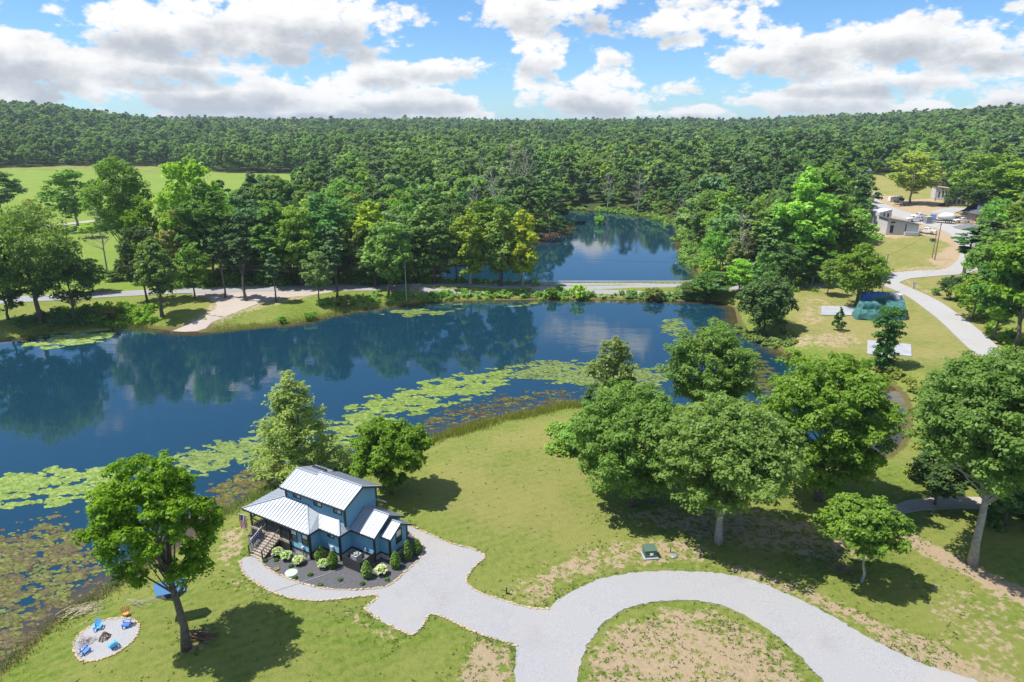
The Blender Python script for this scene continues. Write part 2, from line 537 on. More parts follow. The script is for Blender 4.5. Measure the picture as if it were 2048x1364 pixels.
def paint(arr, pts, val, soft, mode='max'):
    P = gpoly(pts)
    lo = P.min(0) - soft * 2; hi = P.max(0) + soft * 2
    sel = (GX > lo[0]) & (GX < hi[0]) & (GY > lo[1]) & (GY < hi[1])
    if not sel.any(): return
    d = sdf(P, GX[sel], GY[sel])
    w = smooth(.5 - d / (2 * soft)) * val
    if mode == 'max': arr[sel] = np.maximum(arr[sel], w)
    else: arr[sel] = arr[sel] * (1 - smooth(.5 - d / (2 * soft)))


def paintline(arr, pts, val, half):
    P = gpoly(pts); lo = P.min(0) - half * 2; hi = P.max(0) + half * 2
    sel = (GX > lo[0]) & (GX < hi[0]) & (GY > lo[1]) & (GY < hi[1])
    if not sel.any(): return
    d = line_dist(P, GX[sel], GY[sel]); arr[sel] = np.maximum(arr[sel], val * smooth(1.4 - d / half))


SD = shore_d(GX.ravel(), GY.ravel()).reshape(GX.shape)
mud = smooth(1 - (SD - .2) / 1.6) * (SD > -3)
# forest floor everywhere far, then clear the openings
floor_ = smooth((GY - 215) / 25)
floor_ = np.maximum(floor_, smooth((GX - 105) / 15) * smooth((150 - GY) / 20))
MEADOW = [(-700, 345), (-200, 338), (20, 336), (300, 332), (440, 345), (650, 350), (640, 375), (600, 410), (500, 425), (440, 440), (330, 470), (350, 560), (340, 592), (60, 600), (-300, 620), (-700, 620)]
CLEAR = [(1560, 600), (1560, 560), (1640, 540), (1700, 500), (1735, 470), (1745, 430), (1720, 400), (1690, 365), (1700, 345), (1760, 350), (1880, 378), (1950, 395), (2010, 425), (2010, 470), (1975, 500), (1960, 540), (1900, 560), (2010, 680), (2100, 760), (2000, 760), (1800, 720), (1600, 690)]
FIELD2 = [(990, 398), (1045, 392), (1060, 420), (1010, 430)]
for P_ in (MEADOW, CLEAR, FIELD2):
    paint(floor_, P_, 1, 3, 'clear')
paint(dry, CLEAR, .75, 4)
paint(dry, [(860, 880), (1100, 830), (1130, 830), (1200, 1050), (1100, 1120), (960, 1100), (880, 1050)], .42, 5)
paint(lush, [(-700, 345), (640, 345), (560, 400), (330, 480), (340, 590), (-700, 610)], .8, 8)
paint(lush, [(560, 1000), (880, 1000), (960, 1100), (860, 1060)], .3, 3)
paint(dirt, [(1155, 1420), (1165, 1320), (1190, 1275), (1230, 1235), (1340, 1208), (1430, 1212), (1530, 1262), (1600, 1320), (1660, 1400)], .68, 2.0)
paint(dirt, [(940, 1262), (1035, 1292), (1035, 1420), (880, 1420)], .72, 2)
paint(dirt, [(985, 1185), (1080, 1220), (1150, 1170), (1300, 1135), (1440, 1135), (1420, 1075), (1300, 1070), (1180, 1085), (1060, 1140)], .62, 2)
paint(dirt, [(1180, 1030), (1400, 1090), (1560, 1120), (1700, 1150), (1760, 1120), (1680, 1040), (1500, 1010), (1300, 1000)], .64, 3)
paint(dirt, [(640, 1195), (735, 1220), (830, 1275), (780, 1300), (690, 1240)], .6, 1.5)
paint(dirt, [(440, 1060), (500, 1040), (500, 1110), (475, 1125), (490, 1150), (530, 1185), (600, 1205), (560, 1215), (450, 1170), (420, 1110)], .62, 1.6)
paint(dirt, [(340, 1255), (420, 1245), (440, 1275), (390, 1310), (350, 1310)], .62, .8)
paintline(dirt, [(1765, 1035), (1790, 1060), (1830, 1085), (1900, 1120), (1990, 1165), (2100, 1220)], .95, 1.6)
paintline(dirt, [(1480, 1140), (1620, 1190), (1750, 1255), (1900, 1310), (2100, 1400)], .66, 1.4)
paintline(dirt, [(1780, 1290), (1900, 1345), (2100, 1400)], .7, 1.8)
paint(dirt, [(1780, 1140), (2100, 1180), (2100, 1420), (1980, 1380), (1860, 1300)], .5, 4)
paint(dirt, [(1745, 470), (1750, 425), (1790, 400), (1900, 408), (1960, 430), (2005, 440), (1990, 500), (1960, 545), (1890, 540), (1850, 520), (1900, 490), (1860, 472), (1790, 478)], .95, 3)
paint(dirt, [(1700, 390), (1745, 380), (1800, 400), (1900, 395), (1880, 410), (1750, 410)], .8, 3)
paint(dirt, [(1740, 540), (1850, 530), (1960, 525), (1960, 545), (1830, 550), (1750, 556)], .6, 2)
paint(dirt, [(1790, 545), (1830, 560), (1880, 590), (1930, 640), (1880, 600), (1810, 572)], .6, 2)
paint(dirt, [(1560, 685), (1700, 660), (1740, 680), (1700, 700), (1600, 700)], .6, 2)
paint(dirt, [(1600, 600), (1640, 590), (1690, 620), (1640, 650), (1590, 650)], .55, 2)
paint(dirt, [(360, 590), (480, 585), (650, 580), (640, 590), (560, 610), (470, 640), (420, 664), (330, 662), (390, 630), (420, 605)], .62, 2)
paint(dirt, [(1080, 470), (1120, 468), (1125, 478), (1085, 490)], .8, 2)
paint(mud, [(290, 652), (560, 645), (480, 660), (350, 668)], .6, 1)
paintline(dirt, [(600, 583), (1000, 583), (1370, 583)], .6, 1.2)

GV = np.stack([GX.ravel(), GY.ravel(), HG.ravel()], 1)
idx = np.arange(NR * NC).reshape(NR, NC)
GF = np.stack([idx[:-1, :-1].ravel(), idx[:-1, 1:].ravel(), idx[1:, 1:].ravel(), idx[1:, :-1].ravel()], 1)
gme = np_mesh('ground', GV, GF, {'dirt': dirt.ravel(), 'dry': dry.ravel(), 'forest': floor_.ravel(), 'lush': lush.ravel(), 'mud': mud.ravel()}, True)


def ground_material():
    m = bpy.data.materials.new('ground_cover'); m.use_nodes = True
    t = NT(m.node_tree); b = m.node_tree.nodes['Principled BSDF']
    b.inputs['Roughness'].default_value = .95; b.inputs['Specular IOR Level'].default_value = .1
    ge = t.n('ShaderNodeNewGeometry'); P = ge.outputs['Position']
    n1 = t.noise(P, .09, 4, .55); n2 = t.noise(P, .7, 6, .65); n3 = t.noise(P, 4.0, 5, .7); n4 = t.noise(P, 18, 3, .7); n5 = t.noise(P, 1.6, 6, .75)
    # mown grass with a streaky nap
    mp = t.n('ShaderNodeMapping'); t.link(P, mp.inputs[0]); mp.inputs['Rotation'].default_value = (0, 0, .9); mp.inputs['Scale'].default_value = (.16, 1.3, 1)
    st = t.noise(mp.outputs[0], .8, 3, .5)
    g = t.mix(t.rng(n5, .35, .65), (.105, .180, .022), (.205, .265, .044))
    g = t.mix(t.math('MULTIPLY', t.rng(t.math('ADD', n1, t.math('MULTIPLY', n5, .4)), .55, .85), .7), g, (.285, .290, .080))
    g = t.mix(t.math('MULTIPLY', t.rng(st, .45, .7), .35), g, (.275, .265, .095))
    g = t.mix(t.math('MULTIPLY', t.rng(n4, .45, .75), .45), g, (.09, .13, .022))
    g = t.mix(t.math('MULTIPLY', t.attr('lush'), .8), g, t.mix(n2, (.15, .265, .03), (.205, .31, .045)))
    wv = t.n('ShaderNodeTexWave'); wv.inputs['Scale'].default_value = .28; wv.inputs['Distortion'].default_value = 1.6; wv.inputs['Detail'].default_value = 2
    mr = t.n('ShaderNodeMapping'); t.link(P, mr.inputs[0]); mr.inputs['Rotation'].default_value = (0, 0, 1.05); t.link(mr.outputs[0], wv.inputs['Vector'])
    g = t.mix(t.math('MULTIPLY', wv.outputs['Fac'], .20), g, (.30, .33, .08))
    dryc = t.mix(n2, (.255, .225, .075), (.40, .33, .15))
    g = t.mix(t.math('MULTIPLY', t.attr('dry'), t.rng(t.math('ADD', n2, t.math('MULTIPLY', n1, .6)), .5, 1.0, .25, 1.0)), g, dryc)
    # worn earth patches
    dn = t.math('ADD', t.math('MULTIPLY', n5, 1.5), t.math('MULTIPLY', n2, 1.0))
    dd = t.math('ADD', t.attr('dirt'), t.math('SUBTRACT', dn, 1.25))
    small = t.noise(P, .25, 7, .75)
    dsm = t.rng(small, .60, .70, 0, .5)
    df = t.rng(t.math('MAXIMUM', dd, dsm), .50, .68)
    dc = t.mix(n5, (.33, .24, .14), (.56, .44, .30))
    dc = t.mix(t.rng(n4, .5, .7), dc, (.30, .22, .12))
    g = t.mix(df, g, dc)
    ff = t.mix(n2, (.040, .062, .016), (.085, .105, .032))
    ffm = t.rng(t.math('ADD', t.attr('forest'), t.math('MULTIPLY', t.math('SUBTRACT', n2, .5), .5)), .35, .65)
    g = t.mix(ffm, g, ff)
    mudc = t.mix(n3, (.16, .115, .055), (.10, .095, .035))
    g = t.mix(t.math('MULTIPLY', t.rng(t.math('ADD', t.attr('mud'), t.math('MULTIPLY', t.math('SUBTRACT', n2, .5), .9)), .4, .8), .85), g, mudc)
    t.link(g, b.inputs['Base Color'])
    bp = t.n('ShaderNodeBump'); bp.inputs['Strength'].default_value = .9; bp.inputs['Distance'].default_value = .22
    t.link(t.math('ADD', n3, t.math('MULTIPLY', n4, .6)), bp.inputs['Height']); t.link(bp.outputs[0], b.inputs['Normal'])
    return m


tag(link('ground', gme, ground_material()), kind='structure')


# ------------------------------------------------------------------ water
def water_mesh(name, poly, step):
    lo = poly.min(0) - 3; hi = poly.max(0) + 3
    xs = np.arange(lo[0], hi[0], step); ys = np.arange(lo[1], hi[1], step)
    X, Y = np.meshgrid(xs, ys); d = sdf(poly, X.ravel(), Y.ravel()).reshape(X.shape)
    keep = d < 2.5
    ix = -np.ones(X.shape, int)
    cell = keep[:-1, :-1] & keep[1:, :-1] & keep[:-1, 1:] & keep[1:, 1:]
    used = np.zeros(X.shape, bool); used[:-1, :-1] |= cell; used[1:, :-1] |= cell; used[:-1, 1:] |= cell; used[1:, 1:] |= cell
    ix[used] = np.arange(used.sum())
    V = np.stack([X[used], Y[used], np.zeros(used.sum())], 1)
    r, c = np.nonzero(cell)
    Fc = np.stack([ix[r, c], ix[r, c + 1], ix[r + 1, c + 1], ix[r + 1, c]], 1)
    return np_mesh(name, V, Fc, {'depth': -d[used]}, True)


def water_material():
    m = bpy.data.materials.new('water'); m.use_nodes = True
    t = NT(m.node_tree); b = m.node_tree.nodes['Principled BSDF']
    ge = t.n('ShaderNodeNewGeometry'); P = ge.outputs['Position']
    n = t.noise(P, .25, 5, .6); dep = t.attr('depth')
    sh = t.rng(t.math('ADD', dep, t.math('MULTIPLY', t.math('SUBTRACT', n, .5), 5)), .3, 4.5)
    c = t.mix(sh, t.mix(n, (.095, .062, .022), (.050, .045, .018)), (.0065, .036, .062))
    t.link(c, b.inputs['Base Color'])
    b.inputs['Roughness'].default_value = .025; b.inputs['IOR'].default_value = 1.36; b.inputs['Specular IOR Level'].default_value = 1.0
    mp = t.n('ShaderNodeMapping'); t.link(P, mp.inputs[0]); mp.inputs['Scale'].default_value = (.45, 1.5, 1); mp.inputs['Rotation'].default_value = (0, 0, .18)
    rip = t.math('ADD', t.noise(mp.outputs[0], 1.1, 3, .5), t.math('MULTIPLY', t.noise(mp.outputs[0], .22, 2, .5), 2.0))
    calm = t.rng(t.noise(P, .02, 2, .5), .4, .65, .35, 1.0)
    bp = t.n('ShaderNodeBump'); bp.inputs['Distance'].default_value = .05
    t.link(t.math('MULTIPLY', calm, .17), bp.inputs['Strength'])
    t.link(rip, bp.inputs['Height']); t.link(bp.outputs[0], b.inputs['Normal'])
    return m


WM = water_material()
tag(link('lake', water_mesh('lake', LAKE, 1.3), WM), kind='structure')
tag(link('pond', water_mesh('pond', POND, 1.6), WM), kind='structure')


# ------------------------------------------------------------------ sheets laid on the ground
def sheet(name, poly, m, off=.04, step=1.5, skirt=True, jit=0.0, kind='structure'):
    P = np.asarray(poly, float)
    if jit:
        r = np.random.default_rng(5); P = P + r.normal(size=P.shape) * jit
    lo = P.min(0); hi = P.max(0)
    X, Y = np.meshgrid(np.arange(lo[0], hi[0], step), np.arange(lo[1], hi[1], step))
    X = X.ravel(); Y = Y.ravel(); d = sdf(P, X, Y); s_ = d < -step * .45
    pts = [Vector(p) for p in P] + [Vector((a, b)) for a, b in zip(X[s_], Y[s_])]
    n = len(P)
    vs, es, fs, *_ = delaunay_2d_cdt(pts, [(i, (i + 1) % n) for i in range(n)], [list(range(n))], 1, 1e-4)
    VX = np.array([v.x for v in vs]); VY = np.array([v.y for v in vs]); Z = hgrid(VX, VY) + off
    mb = MB(); mb.v = [(a, b, c) for a, b, c in zip(VX, VY, Z)]; mb.f = [tuple(f) for f in fs]
    if skirt:
        cnt = {}
        for f in fs:
            k = len(f)
            for i in range(k):
                e = tuple(sorted((f[i], f[(i + 1) % k]))); cnt[e] = cnt.get(e, 0) + 1
        bd = [e for e, c in cnt.items() if c == 1]
        low_ = {}
        for e in bd:
            for i in e:
                if i not in low_:
                    low_[i] = len(mb.v); v = mb.v[i]; mb.v.append((v[0], v[1], v[2] - off - .08))
            mb.f.append((e[0], e[1], low_[e[1]], low_[e[0]]))
    me = mb.data(name)
    # make sure the top faces up
    o = link(name, me, m); return tag(o, kind=kind) if kind else o


def gravel_mat(name, a, b_, scale=9.0, track=False):
    m = bpy.data.materials.new(name); m.use_nodes = True
    t = NT(m.node_tree); b = m.node_tree.nodes['Principled BSDF']; b.inputs['Roughness'].default_value = .95; b.inputs['Specular IOR Level'].default_value = .15
    ge = t.n('ShaderNodeNewGeometry'); P = ge.outputs['Position']
    n1 = t.noise(P, scale, 3, .8); n2 = t.noise(P, .35, 5, .6); n3 = t.noise(P, 2.2, 5, .7)
    c = t.mix(t.rng(n1, .35, .65), a, b_)
    c = t.mix(t.math('MULTIPLY', t.rng(n2, .5, .8), .35), c, tuple(x * .8 for x in a))
    c = t.mix(t.rng(n3, .66, .80, 0, .6), c, (.33, .27, .2))
    c = t.mix(t.rng(t.noise(P, .16, 4, .6), .52, .72, 0, .38), c, (.40, .34, .27))
    t.link(c, b.inputs['Base Color'])
    bp = t.n('ShaderNodeBump'); bp.inputs['Strength'].default_value = .45; bp.inputs['Distance'].default_value = .03
    t.link(t.noise(P, 26, 3, .8), bp.inputs['Height']); t.link(bp.outputs[0], b.inputs['Normal'])
    return m


GRAVEL = gravel_mat('gravel', (.255, .255, .263), (.385, .385, .393), 15)
GRAVEL2 = gravel_mat('road_gravel', (.33, .325, .32), (.42, .415, .41))
ASPH = gravel_mat('old_asphalt', (.27, .265, .27), (.33, .325, .33), 5)
PULL = gravel_mat('pulloff_gravel', (.36, .31, .27), (.45, .39, .34), 4)
MULCH = mat('mulch', (.055, .055, .060), .95, col2=(.13, .13, .14), nscale=9, bump=.9, bscale=11)
CONC = mat('concrete', (.38, .39, .41), .9, noise=.2, nscale=.6)

DRIVE_PX = [(497, 1112), (480, 1123), (487, 1145), (510, 1166), (545, 1185), (590, 1198), (640, 1202), (700, 1196), (752, 1191), (748, 1203), (730, 1216), (748, 1234), (800, 1262), (828, 1269), (848, 1247), (862, 1229),
            (900, 1241), (950, 1265), (1000, 1282), (1032, 1293), (1030, 1330), (1035, 1420), (1045, 1560), (1145, 1560), (1150, 1420), (1163, 1320), (1185, 1275), (1215, 1240), (1270, 1212), (1340, 1202), (1420, 1206), (1480, 1226), (1540, 1262), (1590, 1305), (1650, 1364),
            (1720, 1430), (1900, 1560), (2300, 1560), (2080, 1420), (1960, 1364), (1870, 1338), (1760, 1288), (1650, 1225), (1560, 1182), (1480, 1154), (1400, 1144), (1330, 1143), (1260, 1147), (1200, 1158), (1150, 1180), (1112, 1203),
            (1095, 1218), (1060, 1215), (1000, 1199), (950, 1180), (935, 1164), (940, 1146), (958, 1126), (968, 1112), (940, 1098), (900, 1088), (870, 1075), (840, 1062), (815, 1051), (800, 1047), (812, 1062), (836, 1080),
            (846, 1100), (836, 1120), (812, 1143), (786, 1166), (768, 1175), (720, 1180), (660, 1179), (610, 1169), (560, 1151), (532, 1134), (520, 1120)]
BED_PX = [(505, 1104), (520, 1120), (532, 1134), (560, 1151), (610, 1169), (660, 1179), (720, 1180), (768, 1175), (786, 1166), (812, 1143), (836, 1120), (846, 1100), (836, 1080), (812, 1062), (790, 1052), (700, 1040), (560, 1040), (500, 1065)]
driveP = gpoly(DRIVE_PX, .35, jit=.07)
tag(sheet('driveway', driveP, GRAVEL, .05, 1.2), kind='structure')
tag(sheet('mulch_bed', gpoly(BED_PX, .6), MULCH, .07, .8), kind='structure')
PIT_PX = [(152, 1306), (149, 1288), (165, 1265), (197, 1246), (235, 1237), (265, 1240), (278, 1253), (272, 1274), (250, 1296), (215, 1315), (182, 1323), (160, 1319)]
tag(sheet('fire_pit_gravel_ground', gpoly(PIT_PX, .5), GRAVEL, .06, .8), kind='structure')


def strip(center_px, half, step=3.0, halves=None):
    C = np.array([ground(*p)[:2] for p in center_px]); hh = np.array(halves if halves else [half] * len(C), float)
    Q = densify(np.column_stack([C]), False, step)
    # interpolate half widths along
    s = np.r_[0, np.cumsum(np.linalg.norm(np.diff(C, axis=0), axis=1))]; sq = np.r_[0, np.cumsum(np.linalg.norm(np.diff(Q, axis=0), axis=1))]
    h_ = np.interp(sq / sq[-1] * s[-1], s, hh)
    d = np.gradient(Q, axis=0); d /= np.linalg.norm(d, axis=1)[:, None]; nrm = np.stack([-d[:, 1], d[:, 0]], 1)
    return np.vstack([Q + nrm * h_[:, None], (Q - nrm * h_[:, None])[::-1]]), Q


ROAD_PX = [(-600, 640), (-200, 617), (0, 602), (100, 596), (200, 590), (300, 585), (400, 581), (500, 578), (650, 576), (800, 574.5), (1000, 573.5), (1200, 573.5), (1370, 574), (1480, 573.5), (1600, 569), (1700, 565.5), (1775, 561)]
roadP, roadC = strip(ROAD_PX, 3.4)
tag(sheet('road', roadP, ASPH, .10, 3.0), kind='structure')
tag(sheet('pull_off_ground', gpoly([(385, 585), (480, 583), (600, 581.5), (680, 580), (640, 588), (570, 596), (520, 606), (470, 625), (425, 645), (395, 662), (345, 663), (375, 650), (410, 630), (435, 612), (420, 600)], 1.5, jit=.15), PULL, .06, 2.0), kind='structure')
g1, _ = strip([(1770, 563), (1830, 590), (1880, 622), (1930, 662), (1985, 712), (2050, 770), (2200, 900)], 2.9)
tag(sheet('gravel_road', g1, GRAVEL2, .16, 3.0), kind='structure')
g2, _ = strip([(1768, 563), (1800, 552), (1860, 547), (1910, 543), (1945, 525), (1948, 500), (1925, 470), (1890, 452), (1850, 440), (1800, 428), (1760, 412), (1735, 396), (1712, 378)], 3.2, halves=[3.4, 3.3, 3, 3, 4, 4, 4, 6, 7, 5, 4, 3.5, 3])
tag(sheet('gravel_lane', g2, GRAVEL2, .12, 3.0), kind='structure')
g3, _ = strip([(1880, 428), (1905, 420), (1935, 418), (1960, 420)], 4.0)
tag(sheet('gravel_spur_ground', g3, GRAVEL2, .2, 3.0), kind='structure')
g4, _ = strip([(1770, 1028), (1830, 1010), (1900, 1003), (1980, 1008), (2100, 998)], 1.7, halves=[.7, 1.2, 1.3, 1.2, 1.2])
tag(sheet('side_track_ground', g4 + RNG.normal(size=g4.shape) * .16, PULL, .05, 2.0), kind='structure')
g5, _ = strip([(60, 455), (150, 447), (190, 442)], 3.0)
tag(sheet('farm_lane_ground', g5, PULL, .2, 3.0), kind='structure')


# ------------------------------------------------------------------ trees
def leaf_arrays(C, R, n, size, rng, flat=.7, up=.5, droop=0.0, rough=.55, aspect=1.7, inner=.25, sub=9):
    """leaf quads scattered over clumps; returns verts, faces, tint"""
    C = np.asarray(C, float); R = np.asarray(R, float)
    if sub:
        k0 = np.repeat(np.arange(len(C)), sub)
        d0 = rng.normal(size=(len(k0), 3)); d0 /= np.linalg.norm(d0, axis=1)[:, None]
        lowd = (d0[:, 2] < -.3) & (rng.random(len(k0)) < .6); d0[lowd, 2] *= -1
        C2 = C[k0] + d0 * (R[k0] * (.55 + .55 * rng.random(len(k0))))[:, None] * np.array([1, 1, flat])
        R2 = R[k0] * (.22 + .22 * rng.random(len(k0)))
        C, R = np.vstack([C, C2]), np.r_[R * .62, R2]
    w = R ** 2; w /= w.sum()
    k = rng.choice(len(C), n, p=w)
    d = rng.normal(size=(n, 3)); d /= np.linalg.norm(d, axis=1)[:, None]
    flip = (d[:, 2] < -.15) & (rng.random(n) < .6); d[flip, 2] *= -1
    rad = np.where(rng.random(n) < inner, rng.random(n) ** .5 * .8, .78 + .34 * rng.random(n) + .1 * rng.normal(size=n))
    P = C[k] + d * (R[k] * rad)[:, None] * np.array([1, 1, flat])
    N = d + np.array([-.15, 0, up + .25]) + rng.normal(size=(n, 3)) * rough * .8
    N /= np.linalg.norm(N, axis=1)[:, None]
    T = np.cross(N, rng.normal(size=(n, 3))); T /= np.linalg.norm(T, axis=1)[:, None] + 1e-9
    B = np.cross(N, T)
    s = size * (.6 + .8 * rng.random(n)); a = (s * aspect / 2)[:, None]; b = (s / 2)[:, None]
    V = np.stack([P - T * a, P - B * b + N * b * .3, P + T * a, P + B * b + N * b * .3], 1).reshape(-1, 3)
    if droop: V[:, 2] -= droop * rng.random(len(V)) * .3
    Fc = np.arange(4 * n).reshape(n, 4)
    ct = rng.random(len(C))
    tint = np.repeat(np.clip(.5 * ct[k] + .5 * rng.random(n), 0, 1), 4)
    return V, Fc, tint


def envelope(kind, H, R, rng, n):
    """clump centres and radii for a crown of total height H and half width R (trunk base at the origin)"""
    C = []; r = []
    tries = 0
    while len(C) < n and tries < n * 60:
        tries += 1
        if kind == 'round':
            d = rng.normal(size=3); d /= np.linalg.norm(d); q = .55 + .4 * rng.random()
            c = np.array([d[0] * R * q, d[1] * R * q, H * .60 + d[2] * H * .36 * q]); rr = R * (.22 + .14 * rng.random())
        elif kind == 'broad':
            d = rng.normal(size=3); d /= np.linalg.norm(d); d[2] = abs(d[2]) if rng.random() < .7 else d[2]; q = .5 + .45 * rng.random()
            c = np.array([d[0] * R * q, d[1] * R * q, H * .50 + d[2] * H * .42 * q]); rr = R * (.20 + .12 * rng.random())
        elif kind == 'tall':
            z = rng.random(); prof = math.sin(math.pi * min(1, (z * .92 + .13))) ** .6; a = rng.random() * 6.283; q = (.35 + .6 * rng.random())
            c = np.array([math.cos(a) * R * q * prof, math.sin(a) * R * q * prof, H * (.18 + .76 * z)]); rr = R * (.26 + .16 * rng.random()) * (.55 + .5 * prof)
        elif kind == 'cone':
            z = rng.random() ** 1.2; prof = (1 - z) ** .75 + .04; a = rng.random() * 6.283; q = rng.random() ** .5
            c = np.array([math.cos(a) * R * q * prof, math.sin(a) * R * q * prof, H * (.12 + .85 * z) - q * H * .03]); rr = R * (.13 + .10 * (1 - z))
        elif kind == 'pine':
            z = rng.random(); prof = math.sin(math.pi * (z * .75 + .25)) ** .8; a = rng.random() * 6.283; q = .2 + .75 * rng.random()
            c = np.array([math.cos(a) * R * q * prof, math.sin(a) * R * q * prof, H * (.48 + .48 * z)]); rr = R * (.22 + .1 * rng.random())
        elif kind == 'column':
            z = rng.random(); a = rng.random() * 6.283
            c = np.array([math.cos(a) * R * .4, math.sin(a) * R * .4, H * (.06 + .9 * z)]); rr = R * (.35 + .3 * rng.random()) * (1.25 - .7 * abs(z - .7))
        if all(np.linalg.norm((c - o) * [1, 1, 1]) > .55 * (rr + o_r) * .8 for o, o_r in zip(C, r)):
            C.append(c); r.append(rr)
    return np.array(C), np.array(r)


def trunk_mesh(name, H, r0, C, R, rng, lean=(0, 0), top=.72, limbs=14, split=.3, n=7):
    mb = MB()
    k = 7; pts = []; rs = []
    wob = rng.normal(size=(k + 1, 2)) * H * .008
    for i in range(k + 1):
        t = i / k; pts.append((lean[0] * t * t * 1.0 + wob[i, 0] * (t > 0), lean[1] * t * t + wob[i, 1] * (t > 0), H * top * t - .3 * (i == 0)))
        rs.append(r0 * ((1 - t) ** .9 * .85 + .12) * (1.35 if i == 0 else 1))
    mb.tube(pts, rs, n)
    if len(C):
        order = rng.permutation(len(C))[:limbs]
        for j in order:
            c = C[j]; t0 = np.clip((c[2] / (H * top)) * (.45 + .3 * rng.random()), split * .8, .93)
            x = t0 * k; i = min(int(x), k - 1); f = x - i
            s = Vector(pts[i]).lerp(Vector(pts[i + 1]), f); e = Vector(c); m = s.lerp(e, .5) + Vector((0, 0, -abs(H * .02)))
            rr = max(r0 * .32 * (1 - t0 * .5), .03)
            mb.tube([s, m, e], [rr, rr * .6, rr * .18], 5, False)
    return mb.data(name, True)


def shift(C, lean, H):
    C = C.copy(); t = np.clip(C[:, 2] / H, 0, 1); C[:, 0] += lean[0] * t * t * 1.2; C[:, 1] += lean[1] * t * t * 1.2; return C


def big_tree(px, base_y, top_y, halfw, kind, lmat, label, cat='tree', name='broadleaf_tree', n_leaf=16000, size=.26, clumps=70, lean=(0, 0), bark=None, seed=1,
             flat=.7, up=.5, droop=0.0, r0=None, split=.3, crown_at=None, limbs=22, rough=.55, inner=.2, group=None, aspect=1.7, lift=1.0, topf=.72, sub=10, rs=1.0):
    rng = np.random.default_rng(seed)
    g = G(px, base_y)
    H = zat(px, top_y, g.y) - g.z
    dep = g.y * CP - (g.z + H * .5 - CZ) * SP
    R = halfw * dep / F
    root = empty(name, g, 0, label, cat, group)
    C, r = envelope(kind, H, R, rng, clumps)
    C[:, 2] = C[:, 2] * lift + H * (1 - lift); r = r * rs
    C = shift(C, lean, H)
    V, Fc, tint = leaf_arrays(C, r, n_leaf, size, rng, flat, up, droop, rough, aspect, inner, sub)
    r0 = r0 or H * .022
    link('trunk', trunk_mesh('trunk', H, r0, C, r, rng, lean, topf, limbs, split), bark or BARK, root)
    link('crown', np_mesh('crown', V, Fc, {'tint': tint}), lmat, root)
    return root


# prototypes shared by the trees that show small
def proto(kind, H, R, clumps, n_leaf, size, seed, **k):
    rng = np.random.default_rng(seed)
    C, r = envelope(kind, H, R, rng, clumps)
    V, Fc, tint = leaf_arrays(C, r, n_leaf, size, rng, **k)
    return (trunk_mesh('trunk', H, H * .017, C, r, rng, (0, 0), .75, 10, .3, 5), np_mesh('crown', V, Fc, {'tint': tint}), H, R)


PROTO = {
    'round': [proto('round', 18, 5.6, 46, 6500, .42, 11), proto('round', 18, 6.2, 40, 6500, .44, 12), proto('broad', 18, 6.8, 55, 7000, .42, 13)],
    'tall': [proto('tall', 20, 4.2, 46, 6500, .40, 14), proto('tall', 20, 4.8, 40, 6500, .42, 15), proto('tall', 20, 3.8, 50, 6000, .40, 16)],
    'pine': [proto('pine', 20, 4.0, 26, 4200, .36, 17, flat=.35, up=.9), proto('pine', 20, 3.4, 30, 4200, .36, 18, flat=.35, up=.9)],
    'cone': [proto('cone', 12, 3.4, 70, 5200, .30, 19, flat=.5)],
    'bush': [proto('broad', 3, 2.0, 24, 1800, .24, 20), proto('broad', 3, 2.4, 30, 2000, .24, 21)],
}


def snag_mesh(H, seed):
    rng = np.random.default_rng(seed); mb = MB(); k = 6
    pts = [(rng.normal() * .2 * (i > 0), rng.normal() * .2 * (i > 0), H * i / k) for i in range(k + 1)]; pts[0] = (0, 0, -.3)
    mb.tube(pts, [H * .014 * (1 - .85 * i / k) for i in range(k + 1)], 6)
    for i in range(34):
        t = .3 + .68 * rng.random(); s = Vector(pts[int(t * k)]).lerp(Vector(pts[min(int(t * k) + 1, k)]), t * k % 1); a = rng.random() * 6.283; L = H * .24 * (1.15 - t) + .7
        e = s + Vector((math.cos(a) * L, math.sin(a) * L, L * (.5 + .5 * rng.random()))); m = s.lerp(e, .5) + Vector((0, 0, -.1 * L))
        mb.tube([s, m, e], [H * .0045, H * .003, H * .0012], 4, False)
        for q in range(3):
            f = m.lerp(e, rng.random()); h_ = f + Vector(rng.normal(size=3)) * L * .3 + Vector((0, 0, L * .2)); mb.tube([f, h_], [H * .0018, H * .0006], 3, False)
    return mb.data('dead_tree', True)


SNAG = [snag_mesh(16, 3), snag_mesh(16, 4)]
tree_count = 0
placed = []  # (x, y, r)


def put_tree(x, y, H, kind, lmat, label, group=None, name='broadleaf_tree', R=None, z=None, cat='tree', bark=None):
    """one tree: an Empty with a trunk and a crown that share mesh data with their kind"""
    global tree_count
    z = hz(x, y) if z is None else z
    if kind == 'snag':
        o = link('dead_tree', SNAG[tree_count % 2], DEADWOOD); o.location = (x, y, z); o.scale = (H / 16,) * 3
        o.rotation_euler = (0, 0, random.random() * 6.28); tag(o, label, cat, group); tree_count += 1; return o
    tm, cm, pH, pR = random.choice(PROTO[kind])
    root = empty(name, (x, y, z), random.random() * 6.28, label, cat, group)
    sz = H / pH; sx = sz if R is None else R / pR
    root.scale = (sx, sx, sz)
    for nm, me, m in (('trunk', tm, bark or BARK), ('crown', cm, lmat)):
        o = bpy.data.objects.new(nm, me); COL.objects.link(o); o.parent = root
        if not me.materials: me.materials.append(m)
        o.material_slots[0].link = 'OBJECT'; o.material_slots[0].material = m
    tree_count += 1
    placed.append((x, y, (R or pR * sz)))
    return root


